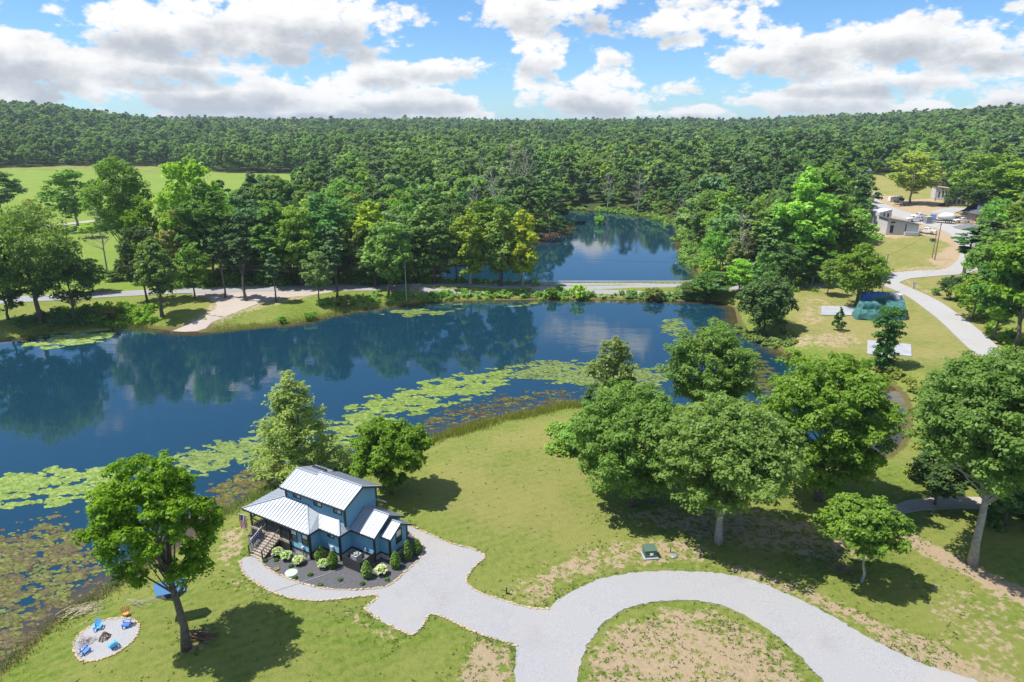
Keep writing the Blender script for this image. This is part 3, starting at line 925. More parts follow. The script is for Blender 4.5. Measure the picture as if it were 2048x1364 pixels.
def px_tree(px, by, ty, hw, kind, lmat, label, group=None, name='broadleaf_tree', cat='tree', bark=None):
    g = G(px, by); H = zat(px, ty, g.y) - g.z; dep = g.y * CP - (g.z + H * .5 - CZ) * SP
    return put_tree(g.x, g.y, H * 1.03, kind, lmat, label, group, name, hw * dep / F, g.z, cat, bark)


# near trees, each with a crown of its own
big_tree(372, 1298, 900, 110, 'broad', N_BRIGHT, 'tall lone maple with a thick leaning trunk beside the fire pit', n_leaf=34000, rs=.95, inner=.08, size=.17, clumps=78, lean=(-2.3, 1.2), bark=BARK, seed=31, split=.35, r0=.36, lift=.80, limbs=34, name='maple_tree', topf=.85)
big_tree(600, 962, 738, 98, 'cone', N_LPINE, 'pale yellow-green feathery tree standing at the water behind the blue house', name='feathery_tree', n_leaf=15000, size=.20, clumps=105, seed=32, flat=.6, up=1.0, rs=1.12, inner=.02, aspect=2.4, limbs=50, topf=.92, split=.1, rough=.4)
big_tree(785, 987, 826, 76, 'broad', N_BRIGHT, 'bright green young tree on the lawn behind the blue house', n_leaf=26000, size=.18, clumps=60, seed=33, split=.2, droop=.5, aspect=2.2)
big_tree(1262, 1012, 762, 122, 'broad', N_OAK2, 'dense rounded oak leaning over the lawn, the first of the grove from the blue house', name='oak_tree', n_leaf=46000, rs=.86, inner=.1, size=.21, clumps=120, seed=34, lift=.93)
big_tree(1437, 1084, 788, 135, 'broad', N_OAK, 'broad oak with a short pale trunk just above the curve of the gravel drive', name='oak_tree', n_leaf=54000, rs=.86, inner=.1, size=.21, clumps=130, seed=35, bark=BARK_PALE, lift=.80, r0=.42)
big_tree(1408, 868, 648, 84, 'round', N_OAK2, 'blue-green tree at the lake edge behind the two rounded oaks', n_leaf=30000, size=.23, clumps=70, seed=36)
big_tree(1222, 868, 668, 52, 'tall', L_OLIVE, 'thin open-crowned tree with bare limbs at the lake shore', n_leaf=4200, size=.30, clumps=34, seed=37, lift=.72, limbs=34, bark=BARK_PALE)
big_tree(1635, 1000, 680, 126, 'broad', N_OAK, 'large dark-hearted oak between the broad oak and the channel', name='oak_tree', n_leaf=46000, rs=.85, size=.23, clumps=110, seed=38)
big_tree(1722, 1165, 985, 80, 'broad', N_BRIGHT, 'small bright tree with a thin pale trunk beside the worn track', n_leaf=19000, size=.18, lean=(-1.3, 0), clumps=52, seed=39, bark=BARK_PALE, lift=.85, r0=.15)
big_tree(1945, 1128, 690, 152, 'broad', N_OAK2, 'tall tree with a long bare whitish trunk near the edge of the grove', n_leaf=56000, rs=.85, size=.22, clumps=140, seed=40, bark=BARK_PALE, lean=(-.3, 0), lift=.66, split=.42, r0=.42, limbs=60, topf=.85)
big_tree(2060, 1010, 740, 110, 'round', N_OAK2, 'leafy tree at the frame edge behind the whitish-trunked tree', n_leaf=24000, size=.27, clumps=70, seed=41)
big_tree(1915, 930, 712, 70, 'round', N_OAK2, 'grey-green rounded tree at the head of the channel behind the whitish trunk', n_leaf=26000, size=.24, clumps=60, seed=42)
big_tree(1528, 668, 553, 54, 'broad', N_WILLOW, 'dome-shaped drooping willow on the channel bank', name='willow_tree', n_leaf=12000, size=.30, clumps=60, seed=43, flat=1.2, up=.4, aspect=3.0, split=.1)
big_tree(1764, 738, 622, 30, 'column', L_DARK, 'narrow vine-wrapped tree at the edge of the cracked white slab', n_leaf=5200, size=.28, clumps=26, seed=44, limbs=6)
big_tree(1712, 613, 483, 48, 'tall', N_OAK, 'upright tree beside the green tarpaulin-covered stack', n_leaf=9500, size=.34, clumps=50, seed=45, lift=.9)
big_tree(1676, 661, 612, 15, 'cone', L_DARK, 'small dark conifer on the dry lawn by the first white slab', name='conifer_tree', n_leaf=2600, size=.2, clumps=40, seed=46, topf=.9)
big_tree(325, 634, 468, 36, 'tall', N_OAK, 'single slender tree on the bank next to the boat ramp', n_leaf=11000, size=.34, clumps=46, seed=47, lift=.85)
big_tree(80, 645, 405, 92, 'round', N_OAK, 'large spreading tree on the bank above the lily pads, road behind it', n_leaf=20000, size=.36, clumps=80, seed=48, lift=.9)
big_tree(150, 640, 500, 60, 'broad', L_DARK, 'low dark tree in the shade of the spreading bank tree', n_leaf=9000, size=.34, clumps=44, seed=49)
big_tree(-20, 655, 455, 70, 'round', L_MID, 'leafy tree cut by the frame edge on the bank', n_leaf=9000, size=.38, clumps=44, seed=50)
big_tree(262, 556, 298, 62, 'tall', N_OAK2, 'tall forked tree with bare pale stems beside the farm lawn', n_leaf=14000, size=.42, clumps=56, seed=51, lift=.78, limbs=40, bark=BARK_PALE)

SPEC = [
    (155, 458, 343, 56, 'round', L_MID, 'round tree alone on the farm lawn beside the pale lane'),
    (400, 560, 325, 66, 'round', L_BRIGHT, 'lighter green round tree rising above the roadside row, meadow behind it'),
    (300, 566, 395, 40, 'round', L_MID, 'medium tree just behind the forked tree with pale stems'),
    (365, 566, 420, 45, 'round', L_OLIVE, 'olive-green tree in the roadside row next to the lawn gap'),
    (430, 568, 372, 62, 'round', L_DARK, 'dark dense tree at the open end of the roadside row'),
    (505, 562, 392, 52, 'round', L_BLUE, 'blue-green tree third along the roadside row'),
    (470, 570, 440, 40, 'round', L_DARK, 'low dark tree in front of the blue-green roadside tree'),
    (560, 568, 402, 52, 'tall', L_DARK, 'dark upright tree midway along the roadside row'),
    (605, 572, 415, 44, 'round', L_MID, 'rounded mid-green tree hanging over the shaded road'),
    (655, 566, 378, 50, 'tall', L_BLUE, 'tall tree near the white roof in the roadside row'),
    (640, 574, 470, 40, 'round', L_DARK, 'short shady tree at the road edge below the white roof'),
    (705, 566, 430, 42, 'round', L_MID, 'tree before the utility pole in the roadside row'),
    (748, 562, 395, 40, 'tall', L_YEL, 'yellow-green tree just before the utility pole'),
    (795, 568, 425, 44, 'round', L_BLUE, 'soft grey-green tree behind the utility pole'),
    (750, 574, 480, 38, 'round', L_DARK, 'low dark tree beside the pole at the road edge'),
    (868, 566, 392, 48, 'tall', L_MID, 'tall light green tree, tallest of the roadside row by the pond'),
    (940, 570, 412, 38, 'tall', L_YEL, 'yellowing tall tree by the water end of the road row'),
    (1002, 572, 402, 36, 'tall', L_BRIGHT, 'bare-stemmed green tree standing in the pond edge by the guard rail'),
    (1045, 572, 412, 32, 'tall', L_YEL, 'yellow-leaved slim tree, the last before the open pond'),
    (905, 520, 400, 46, 'round', L_DARK, 'dark rounded tree behind the tall roadside trees by the pond inlet'),
    (970, 505, 395, 44, 'round', L_MID, 'full green tree on the pond inlet bank'),
    (1100, 478, 375, 14, 'pine', L_PINE, 'thin pine with a straight grey trunk on the pond point'),
    (1060, 480, 352, 18, 'pine', L_PINE, 'tall thin-crowned pine behind the brush heap'),
    (1115, 470, 430, 18, 'round', L_DARK, 'low bushy tree on the pond point'),
    (1598, 562, 334, 58, 'tall', L_BRIGHT, 'tallest bright poplar between the pond and the clearing'),
    (1545, 555, 395, 44, 'tall', L_MID, 'upright green poplar next to the tallest one'),
    (1500, 548, 398, 42, 'tall', L_MID, 'poplar of middling height above the pond bank'),
    (1660, 556, 382, 52, 'tall', L_OAK, 'grey-green poplar against the half-built house'),
    (1690, 548, 420, 48, 'round', L_OAK, 'wide grey-green tree touching the construction yard'),
    (1625, 570, 455, 40, 'tall', L_MID, 'shorter tree at the feet of the tall poplars'),
    (1450, 520, 372, 40, 'tall', L_MID, 'slim tree over the pond bank before the poplars'),
    (1410, 500, 385, 36, 'tall', L_DARK, 'darker slim tree over the pond bank'),
    (1570, 575, 485, 34, 'round', L_DARK, 'low dark tree beside the dam road end'),
    (1655, 590, 520, 24, 'round', L_MID, 'small tree by the road near the thin white post'),
    (1420, 598, 545, 42, 'round', L_DARK, 'low spreading tree overhanging the dam end'),
    (1478, 590, 520, 34, 'round', L_BRIGHT, 'bright low tree behind the overhanging dam-end tree'),
    (1375, 598, 560, 22, 'round', L_MID, 'small bank tree next to the guard rail end'),
    (1530, 590, 530, 34, 'round', L_DARK, 'dark small tree between the willow and the dam road'),
    (1820, 408, 306, 48, 'round', L_YEL, 'big yellow-green round tree standing in the construction clearing'),
    (1965, 432, 310, 62, 'round', L_MID, 'large tree beside the grey-roofed porch house'),
    (1930, 438, 360, 42, 'round', L_DARK, 'dark tree between the porch house and the wrapped shed'),
    (2040, 440, 325, 60, 'round', L_MID, 'large tree behind the grey-roofed house'),
    (1930, 556, 455, 42, 'pine', L_PINE, 'leaning sparse pine on the road corner, bare trunks showing'),
    (1965, 562, 430, 40, 'pine', L_PINE, 'second sparse pine on the road corner with a dark slim trunk'),
    (1900, 600, 548, 24, 'round', L_DARK, 'small dark tree on the verge below the road corner'),
    (1945, 640, 545, 44, 'round', L_MID, 'bushy tree on the verge of the gravel road'),
    (1990, 680, 505, 56, 'round', L_DARK, 'dark full tree where the gravel road leaves the wood'),
    (2030, 700, 410, 72, 'tall', L_MID, 'tall full tree at the frame edge above the gravel road'),
    (2000, 600, 445, 56, 'tall', L_MID, 'tall tree behind the verge trees of the gravel road'),
    (2050, 560, 385, 60, 'round', L_MID, 'tree at the frame edge behind the road corner'),
    (2100, 760, 500, 70, 'round', L_DARK, 'dark tree partly outside the frame beside the gravel road'),
    (1150, 905, 845, 30, 'round', L_OAK, 'low bushy sapling at the foot of the first grove oak'),
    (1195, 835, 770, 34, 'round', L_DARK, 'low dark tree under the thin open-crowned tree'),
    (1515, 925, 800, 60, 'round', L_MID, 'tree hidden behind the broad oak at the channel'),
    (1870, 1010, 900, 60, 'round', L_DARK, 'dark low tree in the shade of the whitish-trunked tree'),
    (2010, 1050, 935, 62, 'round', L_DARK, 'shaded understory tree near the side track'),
    (185, 585, 520, 34, 'round', L_DARK, 'dark small tree behind the bank tree at the road'),
    (235, 560, 540, 26, 'round', L_DARK, 'low dark bush-like tree next to the lawn gap'),
    (18, 640, 520, 40, 'tall', L_DARK, 'thin dark tree by the reeds at the frame edge'),
    (5, 430, 345, 44, 'round', L_DARK, 'dark tree at the frame edge beside the meadow'),
    (70, 470, 400, 22, 'round', L_DRY, 'thin pale-leaved tree on the farm lawn'),
    (185, 475, 445, 22, 'round', L_YEL, 'small yellow-green ornamental tree by the farm lane'),
    (560, 500, 402, 44, 'round', L_MID, 'tree behind the roadside row below the meadow'),
    (615, 480, 396, 40, 'tall', L_YEL, 'yellowish slim tree behind the roadside row'),
    (690, 470, 350, 46, 'round', L_MID, 'round tree behind the white roof'),
    (480, 475, 410, 40, 'round', L_DARK, 'dark tree at the meadow edge behind the row'),
]
for (px, by, ty, hw, kd, lm, lb) in SPEC:
    nm = 'pine_tree' if kd == 'pine' else 'broadleaf_tree'
    px_tree(px, by, ty, hw, kd, lm, lb, name=nm, bark=BARK_PALE if (lm in (L_YEL,) or 'pale' in lb) else BARK)
for (px, by, ty, lb) in [(215, 548, 405, 'bare grey dead tree in front of the forked lawn tree'), (950, 500, 372, 'pale bare dead tree near the pond inlet'),
                         (985, 478, 335, 'leafless grey tree behind the pond inlet wood'), (1022, 400, 290, 'tall pale dead tree by the small hilltop clearing'), (1052, 402, 296, 'second pale dead tree by the small hilltop clearing'),
                         (962, 400, 318, 'grey leafless tree above the pond wood'), (1215, 430, 345, 'white forked dead tree at the far pond shore'), (1275, 430, 350, 'slim white dead tree at the far pond shore'),
                         (1870, 402, 338, 'bare brown tree beside the yellow-green tree'), (1475, 560, 430, 'dead grey tree on the bank by the poplars'), (1440, 535, 440, 'grey leafless sapling leaning over the pond'),
                         (1952, 560, 470, 'bare dark pole-like tree by the road corner'), (1362, 470, 395, 'white dead stem at the pond bend')]:
    g = G(px, by); put_tree(g.x, g.y, zat(px, ty, g.y) - g.z, 'snag', None, lb)

# woods: the nearest trees singly, everything beyond as one mass
MEAD_W = gpoly(MEADOW); CLEAR_W = gpoly(CLEAR); F2_W = gpoly(FIELD2)
rows_w = []
rngw = np.random.default_rng(99)
OPEN_LINES = [roadC]


def wood_ok(X, Y):
    ok = shore_d(X, Y) > 2.5
    for P_, m in ((MEAD_W, 2), (CLEAR_W, 1.5), (F2_W, 1)):
        ok &= sdf(P_, X, Y) > m
    ok &= line_dist(roadC, X, Y) > 6
    ok &= ~((X > 3) & (X < 50) & (Y > 125) & (Y < 200) & (shore_d(X, Y) < 18))
    return ok


# candidate points, jittered grid whose pitch grows with distance
pts = []
yy = 165.0
while yy < 3300:
    pitch = 7.0 + 0.0040 * max(0, yy - 300)
    half = .80 * yy + 30
    xs = np.arange(-half, half, pitch) + rngw.uniform(-.42, .42, len(np.arange(-half, half, pitch))) * pitch
    ys = yy + rngw.uniform(-.42, .42, len(xs)) * pitch
    pts.append(np.stack([xs, ys], 1)); yy += pitch
pts = np.vstack(pts)
u_ = pts[:, 0] / pts[:, 1]
rd_ = np.interp(u_, ridge_u, ridge_d)
pts = pts[pts[:, 1] < rd_ + 160]
pts = pts[wood_ok(pts[:, 0], pts[:, 1])]
# keep hand-placed trees free and keep the near side (south of the road on the west) for them
pl = np.array(placed)
near = pts[:, 1] < 420
keep = np.ones(len(pts), bool)
ni = np.nonzero(near)[0]
dd_ = np.sqrt(((pts[ni][:, None, :] - pl[None, :, :2]) ** 2).sum(2)) - pl[None, :, 2] * .62
keep[ni[dd_.min(1) < 0]] = False
pts = pts[keep]
# side woods near the camera's right edge
dist = np.hypot(pts[:, 0], pts[:, 1])
vis = np.abs(pts[:, 0] / pts[:, 1]) < .80
order = np.argsort(np.where(vis, dist, dist + 1e4))
NSINGLE = 200
single = order[:NSINGLE]
rest = np.ones(len(pts), bool); rest[single] = False
GROUPS = {}


ANCH = [((60, 380), 'beyond the farm meadow'), ((250, 300), 'above the forked lawn tree'), ((420, 335), 'at the back of the bright meadow'), ((560, 400), 'at the meadow corner'), ((640, 360), 'past the east end of the meadow'),
        ((470, 500), 'behind the roadside row near the meadow'), ((560, 520), 'behind the middle of the roadside row'), ((650, 440), 'by the white farmhouse gable'), ((700, 500), 'behind the roadside row near the pole'), ((760, 440), 'deep behind the utility pole'),
        ((820, 500), 'behind the grey-green tree at the pole'), ((850, 400), 'above the tallest roadside tree'), ((930, 380), 'beyond the yellowing roadside tree'), ((980, 440), 'on the pond inlet side'), ((1020, 350), 'below the pale dead hilltop trees'),
        ((1080, 400), 'behind the pond point'), ((1150, 360), 'over the west end of the far pond shore'), ((1210, 400), 'by the white forked dead tree'), ((1280, 400), 'at the middle of the far pond shore'), ((1340, 410), 'at the pond bend'),
        ((1400, 440), 'on the east pond bank'), ((1430, 380), 'above the east pond bank'), ((1500, 470), 'among the pond-bank poplars'), ((1560, 440), 'behind the upright green poplar'), ((1600, 380), 'beyond the tallest bright poplar'),
        ((1660, 440), 'behind the grey-green poplar'), ((1700, 360), 'near the distant blue-grey cabin'), ((1800, 330), 'beyond the big yellow-green clearing tree'), ((1900, 350), 'above the pinkish wrapped cabin'), ((1990, 380), 'behind the porch house'),
        ((2030, 500), 'east of the road corner'), ((2040, 620), 'beside the gravel road wood edge')]
LABELS_USED = {}


def to_px(x, y, z):
    dz = z - CZ; dep = y * CP - dz * SP; up = y * SP + dz * CP
    return CX + F * x / dep, CY - F * up / dep


def region_label(x, y, kind, lm, H):
    kinds = {'round': 'rounded', 'tall': 'upright', 'pine': 'pine'}[kind]
    colr = {L_MID.name: 'mid-green', L_DARK.name: 'dark green', L_BLUE.name: 'blue-green', L_OAK.name: 'grey-green', L_PINE.name: 'dull dark', L_OLIVE.name: 'olive', L_YEL.name: 'yellow-green', L_BRIGHT.name: 'bright green'}[lm.name]
    size = 'short' if H < 14.5 else ('tall' if H > 17.6 else 'middling')
    X_, Y_ = to_px(x, y, hz(x, y) + H * .7)
    o = sorted(ANCH, key=lambda a: (a[0][0] - X_) ** 2 + 2 * (a[0][1] - Y_) ** 2)
    for a in o[:2]:
        for extra in ('', 'narrow ', 'spreading '):
            lb = f'{size} {extra}{colr} {kinds} tree {a[1]}'
            if lb not in LABELS_USED: LABELS_USED[lb] = 1; return lb, 'single trees along the edge of the wood', {'': 1.0, 'narrow ': .8, 'spreading ': 1.2}[extra]
    return f'{size} {colr} {kinds} tree {o[0][1]}', 'single trees along the edge of the wood', 1.0


def pick_kind(x, y):
    far_pine = (x > 15) and (y > 240) and (x < 140)
    r = rngw.random()
    n = math.sin(x * .021 + y * .013) + math.sin(x * .05 - y * .03 + 2)
    if r < (.5 if far_pine else .14 + .1 * (n > .7)): return 'pine', L_PINE
    kd = 'tall' if rngw.random() < .4 else 'round'
    lm = [L_MID, L_DARK, L_OAK, L_BLUE, L_MID, L_DARK, L_OLIVE, L_OAK, L_MID][int(min(8, rngw.random() ** (1.15 + .3 * n) * 9))]
    return kd, lm


for i in single:
    x, y = pts[i]; kd, lm = pick_kind(x, y); H_ = 17 * rngw.uniform(.72, 1.18); lb, gr, wd_ = region_label(x, y, kd, lm, H_)
    put_tree(x, y, H_, kd, lm, lb, gr, R=PROTO[kd][0][3] * H_ / PROTO[kd][0][2] * wd_, name='pine_tree' if kd == 'pine' else 'broadleaf_tree')

# the mass beyond: points that carry instances of a few prototype trees
PC = bpy.data.collections.new('wood_prototypes')
pidx = []


def far_proto(nm, kind, H, R, clumps, n, size, seed, lm, **k):
    rng = np.random.default_rng(seed); C, r = envelope(kind, H, R, rng, clumps)
    V, Fc, tint = leaf_arrays(C, r, n, size, rng, **k)
    me = np_mesh('wood_tree', V, Fc, {'tint': tint}); me.materials.append(lm)
    o = bpy.data.objects.new(nm, me); PC.objects.link(o); return o


FARK = []
FL_A = leaf_mat('wood_green', (0.131, 0.236, 0.052), (0.289, 0.455, 0.098), .45, .012, .85)
FL_B = leaf_mat('wood_dark', (0.079, 0.166, 0.044), (0.184, 0.315, 0.078), .45, .012, .85)
FL_C = leaf_mat('wood_cool', (0.114, 0.228, 0.065), (0.254, 0.420, 0.124), .45, .012, .85)
FL_D = leaf_mat('wood_pale', (0.175, 0.280, 0.072), (0.367, 0.525, 0.137), .45, .012, .85)
FL_E = leaf_mat('wood_warm', (0.166, 0.263, 0.047), (0.350, 0.490, 0.091), .45, .012, .85)
q = 0
for lm, cnt in ((FL_A, 4), (FL_B, 3), (FL_C, 3), (FL_D, 2), (FL_E, 2)):
    for j in range(cnt):
        kd = ['round', 'broad', 'round'][j % 3]
        far_proto(f'wood_tree_{chr(97 + q)}', kd, 16, 5.4 + .5 * j, 13, 2300, .66, 200 + q, lm, rough=.32, inner=.03, sub=7); FARK.append(lm.name); q += 1
for j in range(3):
    far_proto(f'wood_tree_{chr(97 + q)}', 'pine', 17, 4.0, 16, 1000, .75, 200 + q, L_PINE, flat=.4, up=.8); FARK.append('pine'); q += 1
NK = q
fp = pts[rest]
fz = np.array(hgrid(fp[:, 0], fp[:, 1]))
nf = len(fp)
sc_ = (.52 + .95 * rngw.random(nf) ** 2.0) * (1 + .00030 * np.maximum(0, fp[:, 1] - 300))
un_ = rngw.random(nf)
patch = np.sin(fp[:, 0] * .011 + 1.3) * np.sin(fp[:, 1] * .008) + .6 * np.sin(fp[:, 0] * .031 - fp[:, 1] * .021)  # species patches whose darker and paler tones stand in for cloud shadows
kidx = np.empty(nf, int)
for i in range(nf):
    v = un_[i]; pn = patch[i]
    pine_p = .10 + .14 * (pn > .3) + (.25 if (15 < fp[i, 0] < 170 and fp[i, 1] < 420) else 0)
    kidx[i] = NK - 3 + int(v * 1e4) % 3 if v < pine_p else int(((v - pine_p) / (1 - pine_p)) ** (1.0 + .6 * pn) * (NK - 3)) % (NK - 3)
wm = bpy.data.meshes.new('distant_forest'); wm.vertices.add(nf)
wm.vertices.foreach_set('co', np.stack([fp[:, 0], fp[:, 1], fz - .2], 1).astype(np.float32).ravel())
for nm, typ, arr in (('kidx', 'INT', kidx.astype(np.int32)), ('scl', 'FLOAT', sc_.astype(np.float32)), ('rot', 'FLOAT', (rngw.random(nf) * 6.283).astype(np.float32))):
    wm.attributes.new(nm, typ, 'POINT').data.foreach_set('value', arr)
forest = link('distant_forest', wm)
tag(forest, 'unbroken broadleaf forest covering the hills to the skyline', 'forest', kind='stuff')
gn = bpy.data.node_groups.new('scatter', 'GeometryNodeTree')
gn.interface.new_socket('Geometry', in_out='INPUT', socket_type='NodeSocketGeometry')
gn.interface.new_socket('Geometry', in_out='OUTPUT', socket_type='NodeSocketGeometry')
gi = gn.nodes.new('NodeGroupInput'); go = gn.nodes.new('NodeGroupOutput')
ci = gn.nodes.new('GeometryNodeCollectionInfo'); ci.inputs['Collection'].default_value = PC; ci.inputs['Separate Children'].default_value = True; ci.inputs['Reset Children'].default_value = True
ip = gn.nodes.new('GeometryNodeInstanceOnPoints'); ip.inputs['Pick Instance'].default_value = True


def named(nm, typ):
    a = gn.nodes.new('GeometryNodeInputNamedAttribute'); a.data_type = typ; a.inputs[0].default_value = nm
    return [o for o in a.outputs if o.enabled and o.name == 'Attribute'][0]


gn.links.new(gi.outputs[0], ip.inputs['Points']); gn.links.new(ci.outputs[0], ip.inputs['Instance'])
gn.links.new(named('kidx', 'INT'), ip.inputs['Instance Index'])
cx_ = gn.nodes.new('ShaderNodeCombineXYZ'); gn.links.new(named('rot', 'FLOAT'), cx_.inputs[2]); gn.links.new(cx_.outputs[0], ip.inputs['Rotation'])
gn.links.new(named('scl', 'FLOAT'), ip.inputs['Scale'])
gn.links.new(ip.outputs[0], go.inputs[0])
mod = forest.modifiers.new('scatter', 'NODES'); mod.node_group = gn
print('forest points', nf, 'tree objects', tree_count)


# ------------------------------------------------------------------ blue house
def siding_mat(name, col, vertical=False):
    m = bpy.data.materials.new(name); m.use_nodes = True
    t = NT(m.node_tree); b = m.node_tree.nodes['Principled BSDF']; b.inputs['Roughness'].default_value = .6
    tcn = t.n('ShaderNodeTexCoord'); sp = t.n('ShaderNodeSeparateXYZ'); t.link(tcn.outputs['Object'], sp.inputs[0])
    saw = t.math('FRACT', t.math('DIVIDE', sp.outputs[2], .19))
    n = t.noise(tcn.outputs['Object'], 2.0, 4, .6)
    c = t.mix(t.math('MULTIPLY', n, .35), col, tuple(x * .75 for x in col))
    t.link(c, b.inputs['Base Color'])
    bp = t.n('ShaderNodeBump'); bp.inputs['Strength'].default_value = 1.0; bp.inputs['Distance'].default_value = .05
    t.link(t.math('SUBTRACT', 1.0, saw), bp.inputs['Height']); t.link(bp.outputs[0], b.inputs['Normal'])
    return m


BLUE = siding_mat('blue_siding', (.165, .375, .510))
CHAR = mat('charcoal_trim', (.022, .024, .028), .55)
CHARW = mat('charcoal_wood', (.045, .043, .042), .75, noise=.4, nscale=4)
METAL = mat('galvanised_roof', (.37, .41, .46), .5, metal=.25, noise=.10, nscale=.8)
SEAM = mat('roof_seam_shade', (.33, .36, .41), .5, metal=.3)  # shading along the seams put into a slightly darker grey than the sheet
STONE = mat('block_foundation', (.58, .55, .51), .9, noise=.4, nscale=2.6, bump=.7, bscale=5)
DECK = mat('deck_wood', (.42, .35, .28), .85, noise=.35, nscale=5)
GLASS = mat('window_glass', (.05, .07, .08), .08, spec=.9)
CURT = mat('white_curtain', (.62, .63, .65), .8)
WHITE = mat('white_paint', (.78, .78, .78), .5)
GREYM = mat('grey_metal', (.30, .32, .34), .5, metal=.3)
GREYL = mat('light_grey_metal', (.55, .57, .58), .5, metal=.2)
BLACK = mat('black_rubber', (.02, .02, .02), .8)

HO = np.array(un(470 + 1395 / 9.094, 980 + 1275 / 9.094, 1.8)); TH = math.radians(-30.5)
HU = np.array([math.cos(TH), math.sin(TH)]); HV = np.array([-math.sin(TH), math.cos(TH)])
Z0 = 1.8


def hw(u, v, z): p = HO + u * HU + v * HV; return Vector((p[0], p[1], z))


house = empty('blue_house', (HO[0], HO[1], Z0), TH, 'two-level blue cottage with silvery standing-seam metal roofs and a porch', 'house')


def hp(u, v, z): return (u, v, z - Z0)


def hbox(name, u0, u1, v0, v1, z0, z1, m, parent=None):
    return MB().box(((u0 + u1) / 2, (v0 + v1) / 2, (z0 + z1) / 2 - Z0), (u1 - u0, v1 - v0, z1 - z0)).build(name, m, parent or house)


def roof_plane(pts, axis='v', spacing=.42, t=.09):
    """a slab with standing seams; pts in house coordinates, seams run up the slope"""
    P = [hp(*p) for p in pts]
    o = MB().slab(P, t).build('roof', METAL, house)
    a, b, c = Vector(P[0]), Vector(P[1]), Vector(P[-1])
    n = (b - a).cross(c - a).normalized()
    if n.z < 0: n = -n
    k = 0 if axis == 'v' else 1; q = 1 - k
    lo = min(p[k] for p in P); hi = max(p[k] for p in P); s = lo + .1; sm = MB()
    d = n.dot(a)
    while s < hi - .04:
        xs = []
        for i in range(len(P)):
            A_, B_ = P[i], P[(i + 1) % len(P)]
            if (A_[k] - s) * (B_[k] - s) < 0:
                f = (s - A_[k]) / (B_[k] - A_[k]); xs.append(A_[q] + f * (B_[q] - A_[q]))
        if len(xs) >= 2:
            e = []
            for w_ in (min(xs), max(xs)):
                x, y = (s, w_) if k == 0 else (w_, s)
                e.append(Vector((x, y, (d - n.x * x - n.y * y) / n.z)) + n * .018)
            sm.bar(e[0], e[1], .06, .07)
        s += spacing
    if sm.f: tag(sm.build('seam', SEAM, o), kind='stuff')
    return o


# lower roofs
roof_plane([(-9.35, -.35, 5.0), (.3, -.35, 5.0), (-2.45, 2.2, 6.25), (-5.5, 2.2, 6.3)])
roof_plane([(.3, -.35, 5.0), (.3, 1.05, 4.97), (-.82, 2.2, 5.72), (-2.45, 2.2, 6.25)], 'u')
roof_plane([(.3, 1.05, 4.97), (3.0, 1.05, 4.92), (1.9, 2.2, 5.86), (-.82, 2.2, 5.72)])
roof_plane([(3.0, 1.05, 4.92), (3.05, 2.62, 4.88), (2.82, 2.62, 5.1), (1.9, 2.2, 5.86)], 'u')
roof_plane([(-9.35, 8.3, 5.0), (-9.35, -.35, 5.0), (-5.5, 2.2, 6.3), (-5.5, 6.4, 6.3)], 'u')
roof_plane([(2.9, 8.3, 5.0), (-9.35, 8.3, 5.0), (-5.5, 6.4, 6.3), (2.9, 6.4, 6.3)])
# bedroom gables
roof_plane([(2.86, 2.6, 4.86), (6.1, 2.6, 4.86), (6.1, 4.95, 6.2), (2.86, 4.95, 6.2)])
roof_plane([(6.1, 7.3, 4.86), (2.86, 7.3, 4.86), (2.86, 4.95, 6.2), (6.1, 4.95, 6.2)])
roof_plane([(6.16, 3.45, 4.66), (7.4, 3.45, 4.66), (7.4, 5.1, 5.62), (6.16, 5.1, 5.62)])
roof_plane([(7.4, 6.75, 4.66), (6.16, 6.75, 4.66), (6.16, 5.1, 5.62), (7.4, 5.1, 5.62)])
# upper roofs
roof_plane([(-5.8, 1.8, 7.5), (-2.8, 1.8, 7.5), (-2.8, 4.2, 8.6), (-5.8, 4.2, 8.6)])
roof_plane([(-2.79, 1.8, 7.5), (3.15, 1.8, 7.5), (3.15, 4.55, 8.76), (-2.79, 4.55, 8.76)])
roof_plane([(3.15, 7.3, 7.5), (-2.79, 7.3, 7.5), (-2.79, 4.55, 8.76), (3.15, 4.55, 8.76)])
roof_plane([(-2.8, 6.5, 8.02), (-5.3, 6.5, 8.02), (-5.8, 4.2, 8.6), (-2.8, 4.2, 8.6)])
hbox('ridge_vent', -5.0, -3.0, 5.6, 5.85, 8.22, 8.40, CHAR)
# hip and ridge caps
for a, b in [((.3, -.35, 5.04), (-2.45, 2.2, 6.3)), ((3.0, 1.05, 4.97), (1.9, 2.2, 5.92)), ((-9.35, -.35, 5.04), (-5.5, 2.2, 6.35)), ((2.86, 4.95, 6.24), (6.1, 4.95, 6.24)), ((6.16, 5.1, 5.66), (7.4, 5.1, 5.66)),
             ((-5.8, 4.2, 8.64), (-2.8, 4.2, 8.64)), ((-2.8, 4.55, 8.80), (3.15, 4.55, 8.80))]:
    MB().bar(hp(*a), hp(*b), .17, .06).build('ridge_cap', METAL, house)
